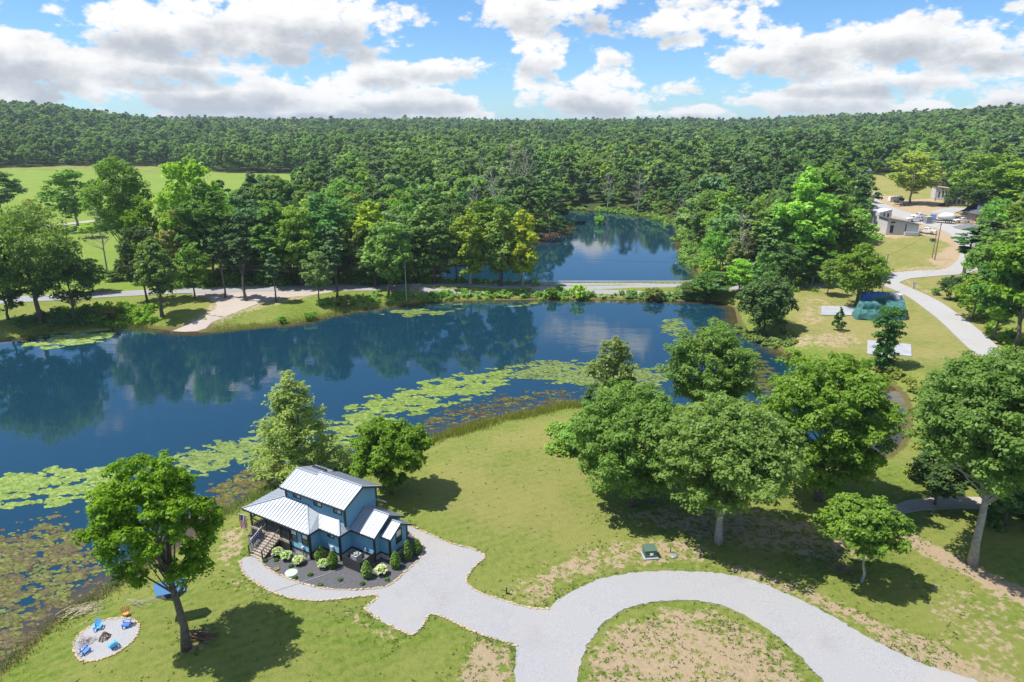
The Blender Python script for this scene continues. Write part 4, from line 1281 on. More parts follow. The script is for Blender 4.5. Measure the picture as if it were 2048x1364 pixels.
# fascia boards under every visible eave and rake
for a, b in [((-9.35, -.36, 4.87), (.31, -.36, 4.87)), ((.31, -.36, 4.87), (.31, 1.02, 4.84)), ((.33, 1.04, 4.82), (3.01, 1.04, 4.80)), ((3.02, 1.05, 4.79), (3.06, 2.58, 4.76)), ((3.1, 2.59, 4.72), (6.1, 2.59, 4.72)),
             ((6.11, 2.58, 4.72), (6.11, 4.95, 6.05)), ((6.11, 7.3, 4.72), (6.11, 4.95, 6.05)), ((6.2, 3.44, 4.52), (7.4, 3.44, 4.52)), ((7.41, 3.43, 4.52), (7.41, 5.1, 5.47)), ((7.41, 6.75, 4.52), (7.41, 5.1, 5.47)),
             ((-5.8, 1.79, 7.36), (3.15, 1.79, 7.36)), ((3.16, 1.78, 7.36), (3.16, 4.55, 8.60)), ((3.16, 7.3, 7.36), (3.16, 4.55, 8.60)), ((-9.36, -.36, 4.87), (-9.36, 8.3, 4.87)), ((-5.81, 1.79, 7.36), (-5.81, 4.2, 8.44))]:
    MB().bar(hp(*a), hp(*b), .05, .17).build('fascia', CHAR, house)


def wall_poly(name, pts2, plane, axis, t=.12, m=None):
    """vertical wall from (along, z) outline; axis 'v': plane at constant v (faces -v); 'u': constant u (faces +u)"""
    mb = MB(); n = len(pts2)
    if axis == 'v':
        A_ = [hp(p[0], plane, p[1]) for p in pts2]; B_ = [hp(p[0], plane + t, p[1]) for p in pts2]
    else:
        A_ = [hp(plane, p[0], p[1]) for p in pts2]; B_ = [hp(plane - t, p[0], p[1]) for p in pts2]
    base = 0; mb.v = A_ + B_; mb.f = [tuple(range(n)), tuple(range(n, 2 * n))[::-1]] + [(i, n + i, n + (i + 1) % n, (i + 1) % n) for i in range(n)]
    return mb.build(name, m or BLUE, house)


SB = 2.6
wall_poly('wall', [(-2.7, SB), (0, SB), (0, 4.9), (-2.7, 4.9)], 0, 'v')
wall_poly('wall', [(.12, SB), (1.4, SB), (1.4, 4.93), (.12, 4.88)], 0, 'u')
wall_poly('wall', [(0.0, SB), (2.68, SB), (2.68, 4.86), (0, 4.9)], 1.4, 'v')
wall_poly('wall', [(1.52, SB), (2.97, SB), (2.97, 4.84), (1.52, 4.84)], 2.68, 'u')
wall_poly('wall', [(2.68, SB), (5.72, SB), (5.72, 4.95), (2.68, 4.95)], 2.97, 'v')
wall_poly('wall', [(3.09, SB), (6.95, SB), (6.95, 4.95), (4.95, 6.08), (3.09, 4.98)], 5.72, 'u')
wall_poly('wall', [(5.72, SB), (7.03, SB), (7.03, 4.72), (5.72, 4.72)], 3.77, 'v')
wall_poly('wall', [(3.89, SB), (6.4, SB), (6.4, 4.78), (5.1, 5.5), (3.89, 4.78)], 7.03, 'u')
wall_poly('wall', [(-5.4, SB), (7.0, SB), (7.0, 4.6), (-5.4, 4.6)], 6.45, 'v')
wall_poly('wall', [(-5.4, 3.15), (-2.7, 3.15), (-2.7, 6.2), (-5.4, 6.2)], 2.2, 'v', m=mat('shaded_porch_wall', (.05, .12, .18), .7))  # porch shade put into the colour: darker copy of the siding blue
wall_poly('wall', [(.12, SB), (2.2, SB), (2.2, 5.9), (.12, 4.9)], -2.58, 'u')
wall_poly('wall', [(2.2, 3.0), (6.4, 3.0), (6.4, 6.2), (2.2, 6.2)], -5.3, 'u')
# upper storey
wall_poly('wall', [(-5.4, 5.3), (2.8, 5.3), (2.8, 7.62), (-5.4, 7.62)], 2.2, 'v')
wall_poly('wall', [(2.32, 4.9), (6.8, 4.9), (6.8, 7.66), (4.55, 8.62), (2.32, 7.66)], 2.8, 'u')
wall_poly('wall', [(2.32, 5.3), (6.8, 5.3), (6.8, 7.5), (4.2, 8.42), (2.32, 7.66)], -5.28, 'u')
wall_poly('wall', [(-5.4, 5.3), (2.8, 5.3), (2.8, 7.5), (-5.4, 7.5)], 6.8, 'v')
hbox('wall', -5.2, -2.9, 6.3, 6.42, 7.4, 7.98, BLUE)
# foundation and its dark band
for (a, b, c, d) in [(-2.7, -.02, .02, 6.3), (-.02, 2.66, 1.42, 6.3), (2.64, 5.70, 2.99, 6.9), (5.68, 7.01, 3.79, 6.38)]:
    hbox('foundation', a, b, c, d, .9, SB, STONE)
for (a, b, c, d) in [(-2.7, 0.02, -.03, .1), (-.1, .03, .1, 1.37), (.03, 2.7, 1.37, 1.5), (2.58, 2.71, 1.5, 2.94), (2.71, 5.74, 2.94, 3.07), (5.62, 5.75, 3.07, 3.74), (5.75, 7.05, 3.74, 3.87), (6.93, 7.06, 3.87, 6.42)]:
    hbox('band', a, b, c, d, SB - .16, SB + .015, CHAR)
# corner trim
for u, v, a, b in [(0, 0, 1.7, 4.9), (2.68, 1.4, 1.7, 4.84), (5.72, 2.97, 1.7, 4.8), (7.03, 3.77, 1.7, 4.7), (7.0, 6.38, 1.7, 4.6), (2.8, 2.2, 5.3, 7.45), (2.78, 6.8, 5.2, 7.45), (-5.4, 2.2, 6.3, 7.5)]:
    MB().box((u, v, (a + b) / 2 - Z0), (.17, .17, b - a)).build('corner_board', CHAR, house)
for u, v in ((-.02, -.04), (2.66, 1.36), (7.02, 3.73)):
    MB().tube([hp(u, v - .1, 4.8), hp(u, v - .12, 2.0), hp(u - .3, v - .55, 1.86)], .045, 6).build('downspout', CHAR, house)


def window(u, v, z, w, h, face, curtain=.55, side='R', parent=None):
    """frame with two sashes, panes and a half-drawn blind"""
    par = parent or house
    mb = MB(); X = (lambda a, o, c: hp(u + a, v + o, z + c)) if face == 'F' else (lambda a, o, c: hp(u - o, v + a, z + c))
    def bx(a0, a1, c0, c1, o0, o1):
        p0 = X(a0, o0, c0); p1 = X(a1, o1, c1)
        return ((p0[0] + p1[0]) / 2, (p0[1] + p1[1]) / 2, (p0[2] + p1[2]) / 2), (abs(p1[0] - p0[0]), abs(p1[1] - p0[1]), abs(p1[2] - p0[2]))
    t = .09
    for a in [(-w / 2 - t, w / 2 + t, h / 2, h / 2 + t), (-w / 2 - t, w / 2 + t, -h / 2 - t, -h / 2), (-w / 2 - t, -w / 2, -h / 2, h / 2), (w / 2, w / 2 + t, -h / 2, h / 2)]:
        mb.box(*bx(*a, -.05, .02))
    fr = mb.build('window', CHAR, par)
    MB().box(*bx(-w / 2, w / 2, -h / 2, h / 2, -.012, .0)).build('pane', GLASS, fr)
    if h > w * .9:
        MB().box(*bx(-w / 2, w / 2, -.03, .03, -.035, -.014)).build('sash', CHAR, fr)
        MB().box(*bx(-w / 2 + .04, w / 2 - .04, h / 2 - h * curtain, h / 2 - .04, -.022, -.014)).build('blind', CURT, fr)
    else:
        MB().box(*bx(-.02, .02, -h / 2, h / 2, -.035, -.014)).build('sash', CHAR, fr)
        MB().box(*bx(.03, w / 2 - .03, -h / 2 + .03, h / 2 - .03, -.022, -.014)).build('blind', CURT, fr)
    return fr


window(-3.8, 2.2, 6.95, .95, .62, 'F'); window(-.85, 2.2, 6.88, .95, .62, 'F'); window(1.85, 2.2, 6.85, .95, .62, 'F')
window(-2.2, 0, 4.0, .72, 1.25, 'F', .5); window(-.66, 0, 4.0, .72, 1.25, 'F', .5)
window(1.5, 1.4, 4.42, .72, .5, 'F')
window(7.03 - .0, 5.12, 4.05, .74, 1.3, 'R', .55)
# utility boxes and pipes on the walls
MB().box(hp(1.6, 1.27, 2.9), (.36, .18, .62)).build('electric_meter', GREYL, house)
MB().box(hp(1.6, 1.25, 2.1), (.14, .14, .9)).build('conduit', GREYL, house)
MB().tube([hp(-1.0, -.12, 2.0), hp(-1.0, -.12, 2.9)], .05, 6).build('vent_pipe', GREYM, house)
MB().box(hp(-1.0, -.12, 2.98), (.24, .2, .2)).build('vent_hood', GREYL, house)
MB().box(hp(4.6, 2.87, 3.0), (.14, .12, .18)).build('wall_outlet', GREYL, house)
# porch deck, posts, rails, skirt
for i in range(14):
    hbox('deck_board', -8.4 + i * .407, -8.4 + i * .407 + .39, -.22, 2.2, 3.09, 3.15, DECK)
hbox('deck', -8.45, -5.4, 2.2, 8.0, 3.05, 3.14, DECK)
hbox('deck_rim', -8.5, -2.72, -.27, -.22, 2.9, 3.16, DECK)
for i in range(12):
    z = 1.55 + i * .118
    for (a, b) in ((-8.46, -6.15), (-4.05, -2.72)):
        hbox('skirt_slat', a, b, -.24, -.20, z, z + .098, CHARW)
    hbox('skirt_slat', -8.5, -8.46, -.2, 7.9, z, z + .098, CHARW)
for (u, v) in [(-8.35, -.15), (-6.15, -.15), (-4.05, -.15), (-2.8, -.15), (-8.35, 3.0), (-8.35, 5.5), (-8.35, 7.9)]:
    hbox('porch_post', u - .075, u + .075, v - .075, v + .075, 1.3, 4.86, CHARW)
for (a, b, v) in ((-8.28, -6.22, -.15), (-3.98, -2.87, -.15)):
    hbox('porch_rail', a, b, v - .05, v + .05, 4.02, 4.08, CHARW)
    hbox('porch_rail', a, b, v - .03, v + .03, 3.25, 3.30, CHARW)
    k = int((b - a) / .28)
    for i in range(1, k):
        hbox('cable_post', a + (b - a) * i / k - .02, a + (b - a) * i / k + .02, v - .02, v + .02, 3.301, 4.019, CHARW)
for a, b in ((-.07, 2.92), (3.08, 5.42), (5.58, 7.82)):
    hbox('porch_rail', -8.4, -8.3, a, b, 4.02, 4.08, CHARW)
    hbox('porch_rail', -8.38, -8.32, a, b, 3.25, 3.30, CHARW)
MB().bar(hp(-8.2, -.15, 4.3), hp(-7.4, -.15, 4.82), .09).build('brace', CHARW, house)
# stairs
NS = 9
for i in range(NS):
    f = (i + .5) / NS; z = 3.10 - (3.10 - 1.9) * (i + 1) / NS; v = -.27 - 2.35 * f
    hbox('stair_tread', -6.02, -4.16, v - .13, v + .125, z, z + .05, DECK)
for u in (-6.06, -4.12):
    MB().bar(hp(u, -.25, 2.85), hp(u, -2.6, 1.75), .06, .28).build('stringer', CHARW, house)
    MB().bar(hp(u, -.2, 4.1), hp(u, -2.55, 2.9), .09, .06).build('handrail', CHARW, house)
    MB().box(hp(u, -2.55, 2.35), (.11, .11, 1.1)).build('rail_post', CHARW, house)
    for j in range(1, 8):
        f = j / 8; MB().box(hp(u, -.2 - 2.35 * f, 3.5 - 1.2 * f), (.03, .03, 1.05)).build('baluster', CHARW, house)
# things on the porch
t = empty('porch_chair', hw(-7.2, 1.3, 3.15), TH + .4, 'dark wicker armchair under the porch roof by the corner post', 'chair')
MB().box((0, 0, .4), (.7, .65, .14)).build('seat', CHARW, t); MB().box((0, .32, .72), (.7, .1, .6)).build('backrest', CHARW, t)
for s_ in (-1, 1): MB().box((s_ * .38, 0, .55), (.08, .65, .12)).build('armrest', CHARW, t)
for a in (-.3, .3):
    for b in (-.27, .27): MB().box((a, b, .165), (.06, .06, .33)).build('leg', CHARW, t)
t = empty('grill', hw(-3.5, 1.5, 3.15), TH, 'black kettle barbecue grill under the porch beside the room wall', 'grill')
MB().lathe([(.02, .62), (.24, .7), (.3, .86), (.26, 1.02), (.05, 1.1)], (0, 0, 0), 14).build('bowl', CHAR, t)
for a in (0, 2.1, 4.2): MB().tube([(.15 * math.cos(a), .15 * math.sin(a), .7), (.3 * math.cos(a), .3 * math.sin(a), 0)], .015, 5).build('leg', GREYM, t)


# flag on a pole at the porch corner
def flag_mesh(w, h, nu=26, nv=28):
    V = []; 
    for j in range(nv + 1):
        for i in range(nu + 1):
            x = i / nu * w * .86; z = -j / nv * h
            V.append((x + .03 * math.sin(j * .4), .10 * math.sin(i / nu * 14 + .5) * (.5 + j / nv), z + .02 * math.sin(i * .5)))
    Fc = [(j * (nu + 1) + i, j * (nu + 1) + i + 1, (j + 1) * (nu + 1) + i + 1, (j + 1) * (nu + 1) + i) for j in range(nv) for i in range(nu)]
    return V, Fc


FR = mat('flag_red', (.55, .04, .06), .8); FW = mat('flag_white', (.80, .78, .78), .8); FB = mat('flag_blue', (.02, .05, .22), .8)
fl = empty('flag', hw(-9.75, -.6, 4.28), TH + .25, 'American flag hanging from a short pole at the porch corner', 'flag')
V_, F_ = flag_mesh(.95, 1.55)
me = bpy.data.meshes.new('flag_cloth'); me.from_pydata(V_, [], F_)
for m_ in (FR, FW, FB): me.materials.append(m_)
for p in me.polygons:
    j, i = divmod(p.index, 26)
    # hanging hoist up: stripes run downward, the blue field fills the upper corner
    p.material_index = 2 if (i < 14 and j < 11) else (0 if (i // 2) % 2 == 0 else 1)
cloth = link('cloth', me, None, fl)
# small white stars in rows on the blue field
sm_ = MB()
for r_ in range(6):
    for c_ in range(5):
        i = 1.4 + c_ * 2.6; j = 1.0 + r_ * 1.75; i0 = int(i); j0 = int(j); v = V_[j0 * 27 + i0]; R_ = .022
        for sgn in (-1, 1):
            pts_ = [(v[0] + (R_ if q % 2 == 0 else R_ * .4) * math.sin(q * math.pi / 5), v[1] + sgn * .02, v[2] + (R_ if q % 2 == 0 else R_ * .4) * math.cos(q * math.pi / 5)) for q in range(10)]
            sm_.poly(pts_)
sm_.build('star_print', FW, cloth)
MB().tube([(-.1, 0, .05), (1.0, .02, .02), (1.4, .2, -.1)], .02, 6).build('pole', GREYL, fl)
fl2 = empty('banner', hw(-6.12, -.75, 3.95), TH, 'dark blue folded flag draped along the stair handrail', 'banner')
b2 = MB()
for i in range(6):
    f = i / 6; b2.poly([(-.05 - .03 * (i % 2), -f * 1.3, -f * .66), (-.05 - .03 * ((i + 1) % 2), -(f + 1 / 6) * 1.3, -(f + 1 / 6) * .66), (-.12, -(f + 1 / 6) * 1.3 + .1, -(f + 1 / 6) * .66 - .75), (-.06, -f * 1.3 + .1, -f * .66 - .75)])
b2.build('cloth', mat('banner_blue', (.12, .16, .34), .85), fl2); MB().tube([(-.05, .1, .08), (-.05, -1.4, -.66)], .02, 6).build('pole', GREYL, fl2)

# ---- planting bed
def hbush(u, v, H, R, m, label, kind, n, size, seed, group=None, flower=False, cat='shrub'):
    rng = np.random.default_rng(seed); p = hw(u, v, 0); z = hz(p.x, p.y) + .06
    root = empty('arborvitae' if kind == 'cone' else 'hydrangea', (p.x, p.y, z), 0, label, cat, group)
    if kind == 'cone':
        k = rng.random(n); prof = np.sin(np.clip(k * .86 + .14, 0, 1) * math.pi) ** .7 * np.where(k > .45, 1 - (k - .45) * .9, 1); a = rng.random(n) * 6.283; q = .82 + .25 * rng.random(n)
        C = np.stack([np.cos(a) * R * prof * q, np.sin(a) * R * prof * q, H * (.03 + .97 * k)], 1)
        V, Fc, tint = leaf_arrays(C, np.full(n, .05), n, size, rng, 1.4, .6, 0, .5, 2.2, .1, 0)
        core = MB().lathe([(R * .5, .02), (R * .8, H * .25), (R * .72, H * .5), (R * .4, H * .8), (.03, H * .97)], n=10); core.build('core', MATS['leaf_dark'], root)
    else:
        d = rng.normal(size=(26, 3)); d /= np.linalg.norm(d, axis=1)[:, None]; d[:, 2] = abs(d[:, 2]); C = d * R * .72 * np.array([1, 1, .8]) + [0, 0, H * .35]
        V, Fc, tint = leaf_arrays(C, np.full(26, R * .3), n, size, rng, .8, .6)
    link('foliage', np_mesh('foliage', V, Fc, {'tint': tint}), m, root)
    if flower:
        d = rng.normal(size=(46, 3)); d /= np.linalg.norm(d, axis=1)[:, None]; d[:, 2] = abs(d[:, 2]); C = d * R * .98 * np.array([1, 1, .8]) + [0, 0, H * .36]
        V, Fc, tint = leaf_arrays(C, np.full(46, R * .17), 1300, .075, rng, .8, .5, 0, .8, 1.2, .1, 0)
        link('blossom', np_mesh('blossom', V, Fc, {'tint': tint}), BLOS, root)
    else:
        MB().tube([(0, 0, -.1), (0, 0, H * .3)], .04, 5).build('stem', BARK, root)


BLOS = leaf_mat('blossom', (.62, .66, .36), (.80, .80, .55), .2, .005)
ARB = leaf_mat('arborvitae_green', (0.069, 0.159, 0.016), (0.179, 0.305, 0.032), .2, .005)
for (u, v, H, lb) in [(.87, .35, 1.6, 'cone-shaped arborvitae in the inner corner beside the two-window wall'), (2.75, .15, 1.75, 'cone-shaped arborvitae in front of the electric meter'),
                      (6.67, .68, 1.75, 'cone-shaped arborvitae at the corner of the slatted screen'), (8.05, 3.25, 1.75, 'cone-shaped arborvitae just below the gable window'),
                      (8.2, 4.9, 2.1, 'tallest cone-shaped arborvitae, at the gable wall beside the window'), (8.3, 6.25, 1.5, 'last short arborvitae at the back corner of the gable wall')]:
    hbush(u, v, H, .44 if H > 1.6 else .46, ARB, lb, 'cone', 1900, .13, int(u * 100), 'arborvitae along the house')
for (u, v, s_, lb) in [(-3.4, -1.25, 1.0, 'white-flowered hydrangea next to the porch stairs'), (-2.15, -1.2, 1.0, 'white-flowered hydrangea below the porch rail, second from the stairs'),
                       (-.55, -1.1, 1.0, 'white-flowered hydrangea under the two windows'), (1.95, -.3, 1.0, 'white-flowered hydrangea between the two arborvitae cones'), (7.55, 1.75, 1.08, 'white-flowered hydrangea out in the mulch past the slatted screen')]:
    hbush(u, v, 1.05 * s_, .56 * s_, MATS['leaf_bright'], lb, 'ball', 900, .12, int(u * 77 + 500), 'hydrangeas in the mulch bed', True)
for i, (px, py, lb) in enumerate([(530, 1124, 'tiny low plant nearest the foot of the stairs'), (552, 1123, 'low green plant in front of the first hydrangea'), (582, 1135, 'low green plant behind the round cover'), (590, 1158, 'tiny low plant below the round cover'),
                               (620, 1152, 'low green plant mid-bed near the pale cord'), (640, 1172, 'tiny plant at the stone edge in the middle of the bed'), (680, 1162, 'low green plant in the open mulch'), (725, 1170, 'tiny plant by the stone edge under the screen'),
                               (774, 1162, 'low plant near the stone edge at the drive'), (553, 1141, 'reddish brown low plant beside the round cover')]):
    g = G(px, py); rng = np.random.default_rng(i); V, Fc, tint = leaf_arrays(np.array([[0, 0, .1], [.1, .08, .08]]), np.array([.2, .14]), 130, .09, rng, .6, .6, 0, .8, 2.4, .3, 0)
    o = link('low_plant', np_mesh('low_plant', V, Fc, {'tint': tint}), MATS['leaf_dry'] if i == 9 else L_DARK); o.location = (g.x, g.y, g.z + .08)
    tag(o, lb, 'plant', 'small plants set in the mulch')

# slatted screen and condenser
sc_root = empty('slat_screen', hw(0, 0, 0), TH, 'charcoal horizontal-slat screen around the condenser', 'fence')
sz = hz(*hw(4.6, .9, 0)[:2]) + .07


def sp(u, v, z): return (u, v, z)


def spost(u, v): MB().box((u, v, sz + .6), (.1, .1, 1.24)).build('post', CHARW, sc_root)


for u, v in ((3.44, .9), (4.57, .9), (5.69, .9), (5.75, 2.8)): spost(u, v)
for i in range(9):
    z = sz + .08 + i * .132
    MB().box((4.57, .83, z), (2.3, .03, .105)).build('slat', CHARW, sc_root)
    MB().box((5.79, 1.85, z), (.03, 1.95, .105)).build('slat', CHARW, sc_root)
p = hw(4.15, 1.95, sz)
ac = empty('air_conditioner', p, TH, 'grey outdoor air-conditioning condenser behind the slatted screen', 'air conditioner')
MB().box((0, 0, .05), (1.0, 1.0, .1)).build('pad', CONC, ac)
MB().box((0, 0, .53), (.78, .78, .84)).build('casing', GREYL, ac)
for i in range(9):
    MB().box((0, 0, .2 + i * .08), (.79, .79, .02)).build('louvre', GREYM, ac)
MB().lathe([(.34, 0), (.34, .03), (.30, .03)], (0, 0, .952), 20).build('fan_opening', CHAR, ac)
for a in range(4):
    MB().box((.14 * math.cos(a * 1.57), .14 * math.sin(a * 1.57), .995), (.26, .12, .02), rz=a * 1.57).build('fan_blade', GREYL, ac)
g = G(583, 1147)
mh = link('septic_lid', MB().lathe([(.62, 0), (.62, .07), (.55, .11), (.1, .12)], n=24).data('septic_lid'), mat('pale_green_lid', (.42, .50, .42), .7)); mh.location = (g.x, g.y, g.z + .05)
tag(mh, 'pale green round access cover lying in the dark mulch', 'cover')
cd = MB(); c0 = [G(696, 1132), G(660, 1147), G(640, 1155), G(592, 1170), G(560, 1180), G(532, 1190)]
cd.tube([(q.x, q.y, hz(q.x, q.y) + .11) for q in c0], .025, 4); tag(cd.build('cord', mat('pale_cord', (.5, .5, .48), .8)), 'thin pale cord running from the screen across mulch and path', 'cord')

# ---- stone edging: many small rubble stones
EDGE = mat('edging_stone', (.40, .29, .16), .9, col2=(.52, .43, .30), nscale=3, bump=.5)


def edging(name, px_list, label, closed=False, size=.125, step=.22):
    Q = gpoly(px_list, step, closed); rng = np.random.default_rng(len(px_list)); mb = MB(); Z = hgrid(Q[:, 0], Q[:, 1])
    for (x, y), z in zip(Q, Z):
        s_ = size * rng.uniform(.7, 1.25); a = rng.random() * 6.28; n = 6; b0 = len(mb.v)
        x += rng.normal() * .04; y += rng.normal() * .04
        for k, (zz, rr) in enumerate(((-.02, 1.0), (.5, 1.05), (.85, .6))):
            for j in range(n):
                t_ = a + j * 6.283 / n; r_ = s_ * rr * rng.uniform(.8, 1.15); mb.v.append((x + math.cos(t_) * r_ * 1.15, y + math.sin(t_) * r_ * .8, z + zz * s_ + .03))
        for k in range(2):
            for j in range(n): mb.f.append((b0 + k * n + j, b0 + k * n + (j + 1) % n, b0 + (k + 1) * n + (j + 1) % n, b0 + (k + 1) * n + j))
        mb.f.append(tuple(b0 + 2 * n + j for j in range(n)))
    o = mb.build(name, EDGE); return tag(o, label, 'edging', kind='stuff')


edging('stone_edging', BED_PX[1:15], 'row of tan rubble stones round the mulch bed')
edging('stone_edging', DRIVE_PX[1:15], 'row of tan stones along the outer edge of the curved path')
edging('stone_edging', DRIVE_PX[14:20], 'row of tan stones along the parking apron edge toward the drive')
edging('stone_edging', [(1095, 1219), (1060, 1216), (1000, 1200), (950, 1181), (934, 1164), (939, 1146), (957, 1126), (969, 1112), (940, 1097), (900, 1087), (870, 1074), (840, 1061), (815, 1050)], 'row of tan stones on the lawn side of the parking apron')
edging('stone_edging', PIT_PX, 'ring of tan stones round the fire pit gravel', True)

# ---- fire pit area
CH_L = mat('sky_blue_plastic', (.09, .42, .80), .5); CH_D = mat('royal_blue_plastic', (.06, .22, .62), .5); CH_O = mat('orange_wood', (.62, .28, .07), .7)


def adirondack(px, py, rz, m, label, s_=1.0, group='adirondack chairs round the fire pit'):
    g = G(px, py); t = empty('adirondack_chair', (g.x, g.y, g.z + .07), rz, label, 'chair', group); t.scale = (s_ * .82,) * 3
    for i in range(6):
        MB().box((0, -.28 + i * .095, .36 - i * .028), (.56, .085, .025), rx=-.28).build('seat_slat', m, t)
    for i in range(5):
        x = (i - 2) * .125; h = .84 - abs(i - 2) * .05
        MB().bar((x, .27, .2), (x * 1.15, .27 + h * .42, .2 + h * .9), .11, .025).build('back_slat', m, t)
    for q in (-1, 1):
        MB().box((q * .36, -.02, .56), (.14, .78, .03)).build('armrest', m, t)
        MB().box((q * .32, -.33, .275), (.05, .1, .55)).build('front_leg', m, t)
        MB().bar((q * .3, -.34, .36), (q * .3, .62, .02), .04, .12).build('side_rail', m, t)
        MB().bar((q * .31, .3, .54), (q * .31, .42, .12), .04, .05).build('arm_support', m, t)
    return t


adirondack(197, 1260, .35, CH_L, 'light blue adirondack chair with its back to the lake')
adirondack(254, 1254, -1.25, CH_D, 'royal blue adirondack chair nearest the orange wooden chair')
adirondack(227, 1296, 3.1 + .9, CH_L, 'light blue adirondack chair on the lawn side of the gravel ring')
adirondack(172, 1306, 3.14 - .65, CH_D, 'dark blue adirondack chair by the heap of sticks')
t = empty('carved_wooden_chair', G(253, 1233), .6, 'orange-brown rustic log chair on the grass beside the gravel ring', 'chair'); t.scale = (.8,) * 3
MB().box((0, 0, .38), (.6, .5, .1)).build('seat', CH_O, t)
for i in range(5): MB().bar((-.26 + i * .13, .24, .1), (-.42 + i * .21, .45, 1.05 + .1 * (i % 2)), .10, .07).build('back_slab', CH_O, t)
for q in (-1, 1): MB().bar((q * .25, -.2, 0), (q * .3, -.22, .6), .09).build('leg', CH_O, t)
TW = mat('firewood', (.22, .14, .10), .9, noise=.5, nscale=6)
t = empty('fire_wood_tepee', G(211, 1278) + Vector((0, 0, .06)), 0, 'split logs stacked in a tepee at the centre of the gravel ring', 'firewood')
for i in range(8):
    a = i * .785; MB().tube([(math.cos(a) * .5, math.sin(a) * .5, 0), (math.cos(a + .4) * .06, math.sin(a + .4) * .06, .62)], .06, 5).build('log', TW, t)


def heap(name, px, py, n, L, r, m, label, cat, spread, hgt, seed, ang=None, part='branch'):
    rng = np.random.default_rng(seed); g = G(px, py); root = empty(name, g, 0, label, cat); 
    for i in range(n):
        a = rng.random() * 6.28 if ang is None else ang + rng.normal() * .35; c = Vector((rng.normal() * spread[0], rng.normal() * spread[1], .05 + rng.random() * hgt)); l = L * rng.uniform(.5, 1.1)
        d = Vector((math.cos(a), math.sin(a), rng.normal() * .16)) * l / 2
        MB().tube([c - d, c + Vector((0, 0, .05 * l)), c + d], [r, r * .8, r * .4], 4).build(part, m, root)


heap('stick_pile', 175, 1285, 34, 1.5, .022, DEADWOOD, 'tangle of thin dry sticks on the gravel ring', 'sticks', (.5, .28), .3, 5)
heap('reed_pile', 172, 1222, 60, 1.9, .022, mat('dry_reed', (.58, .50, .34), .9), 'heap of cut pale reeds at the lake bank', 'reed pile', (.7, .45), .3, 6, .7, 'stalk')
heap('log_pile', 403, 1276, 40, .8, .075, mat('bark_log', (.20, .11, .07), .9, noise=.5, nscale=5), 'low row of split brown logs behind the maple trunk', 'log pile', (.55, .35), .35, 7, .2, 'log')
heap('branch', 292, 1206, 9, 2.2, .03, DEADWOOD, 'fallen bare branch on the grass near the hammock', 'branch', (.6, .3), .3, 8, .1, 'twig')
heap('brush_heap', 1088, 478, 60, 5, .12, mat('brush_brown', (.17, .11, .08), .9), 'brown heap of uprooted brush on the pond point', 'brush heap', (3.4, 1.6), 2.2, 9)
heap('brush_heap', 1300, 1005, 16, 2.0, .05, BARK, 'bare brush lying in the shade of the oaks', 'brush', (.8, .5), .4, 10)
heap('brush_heap', 1680, 1140, 30, 1.8, .03, mat('brush_brown2', (.22, .15, .11), .9), 'tangled dry brush beneath the small bright tree', 'brush', (.9, .5), .5, 11)
# hammock tent in the maple
g = G(352, 1232)
hm = empty('hanging_hammock_tent', (g.x, g.y, g.z), .35, 'blue and grey tent-like hammock strung beside the maple trunk', 'hammock')
HB = mat('hammock_blue', (.09, .25, .50), .7); HGY = mat('hammock_grey', (.16, .15, .16), .8)
hbm = MB()
for i in range(8):
    for j in range(5):
        def P3(a, b): x = -1.2 + 2.4 * a / 8; y = -.55 + 1.1 * b / 5; return (x, y, 2.6 - .9 * (1 - (x / 1.25) ** 2) * (1 - (y / .7) ** 2))
        hbm.poly([P3(i, j), P3(i + 1, j), P3(i + 1, j + 1), P3(i, j + 1)])
hbm.build('sling', HGY, hm)
MB().poly([(-1.3, 0, 3.7), (1.3, 0, 3.7), (1.15, .75, 2.9), (-1.15, .75, 2.9)]).poly([(-1.3, 0, 3.7), (1.3, 0, 3.7), (1.15, -.75, 2.9), (-1.15, -.75, 2.9)]).build('canopy', HB, hm)
for s_ in (-1, 1): MB().tube([(s_ * 1.2, 0, 2.6), (s_ * 1.8, .1, 3.6)], .02, 4).build('rope', GREYM, hm)

# ---- lawn objects
g = G(1299, 1112)
tr = empty('transformer_box', g, .12, 'green pad-mounted transformer box with a white notice on dry ground', 'utility box')
MB().box((0, 0, .07), (1.5, 1.4, .14)).build('pad', CONC, tr)
GRN = mat('utility_green', (.075, .13, .085), .6)
mb = MB(); mb.mesh([(-.6, -.5, .14), (.6, -.5, .14), (.6, .55, .14), (-.6, .55, .14), (-.6, -.35, .80), (.6, -.35, .80), (.6, .55, .95), (-.6, .55, .95)], [(0, 1, 5, 4), (1, 2, 6, 5), (2, 3, 7, 6), (3, 0, 4, 7), (4, 5, 6, 7)]).build('cabinet', GRN, tr)
MB().slab([(-.66, -.42, .86), (.66, -.42, .86), (.66, .62, 1.02), (-.66, .62, 1.02)], .07).build('lid', GRN, tr)
MB().box((.05, -.452, .5), (.34, .02, .26), rx=-.22).build('notice', WHITE, tr)
g = G(1347, 1113)
t = empty('drain_cover', g, 0, 'round grey valve cover with a short dark marker post', 'cover')
MB().lathe([(.36, 0), (.36, .12), (.3, .17), (.03, .18)], n=16).build('cover', GREYM, t); MB().box((-.15, .7, .3), (.08, .08, .6)).build('marker_post', CHAR, t)
g = G(1013, 1188)
t = empty('water_hydrant', g, 0, 'slim black yard post standing beside the stone edging of the drive', 'post')
MB().box((0, 0, .45), (.11, .11, .9)).build('post', CHAR, t); MB().box((.12, 0, .06), (.35, .12, .1)).build('foot', CHAR, t); MB().box((0, -.1, .86), (.16, .16, .08)).build('cap', GREYM, t)
g = G(1111, 852)
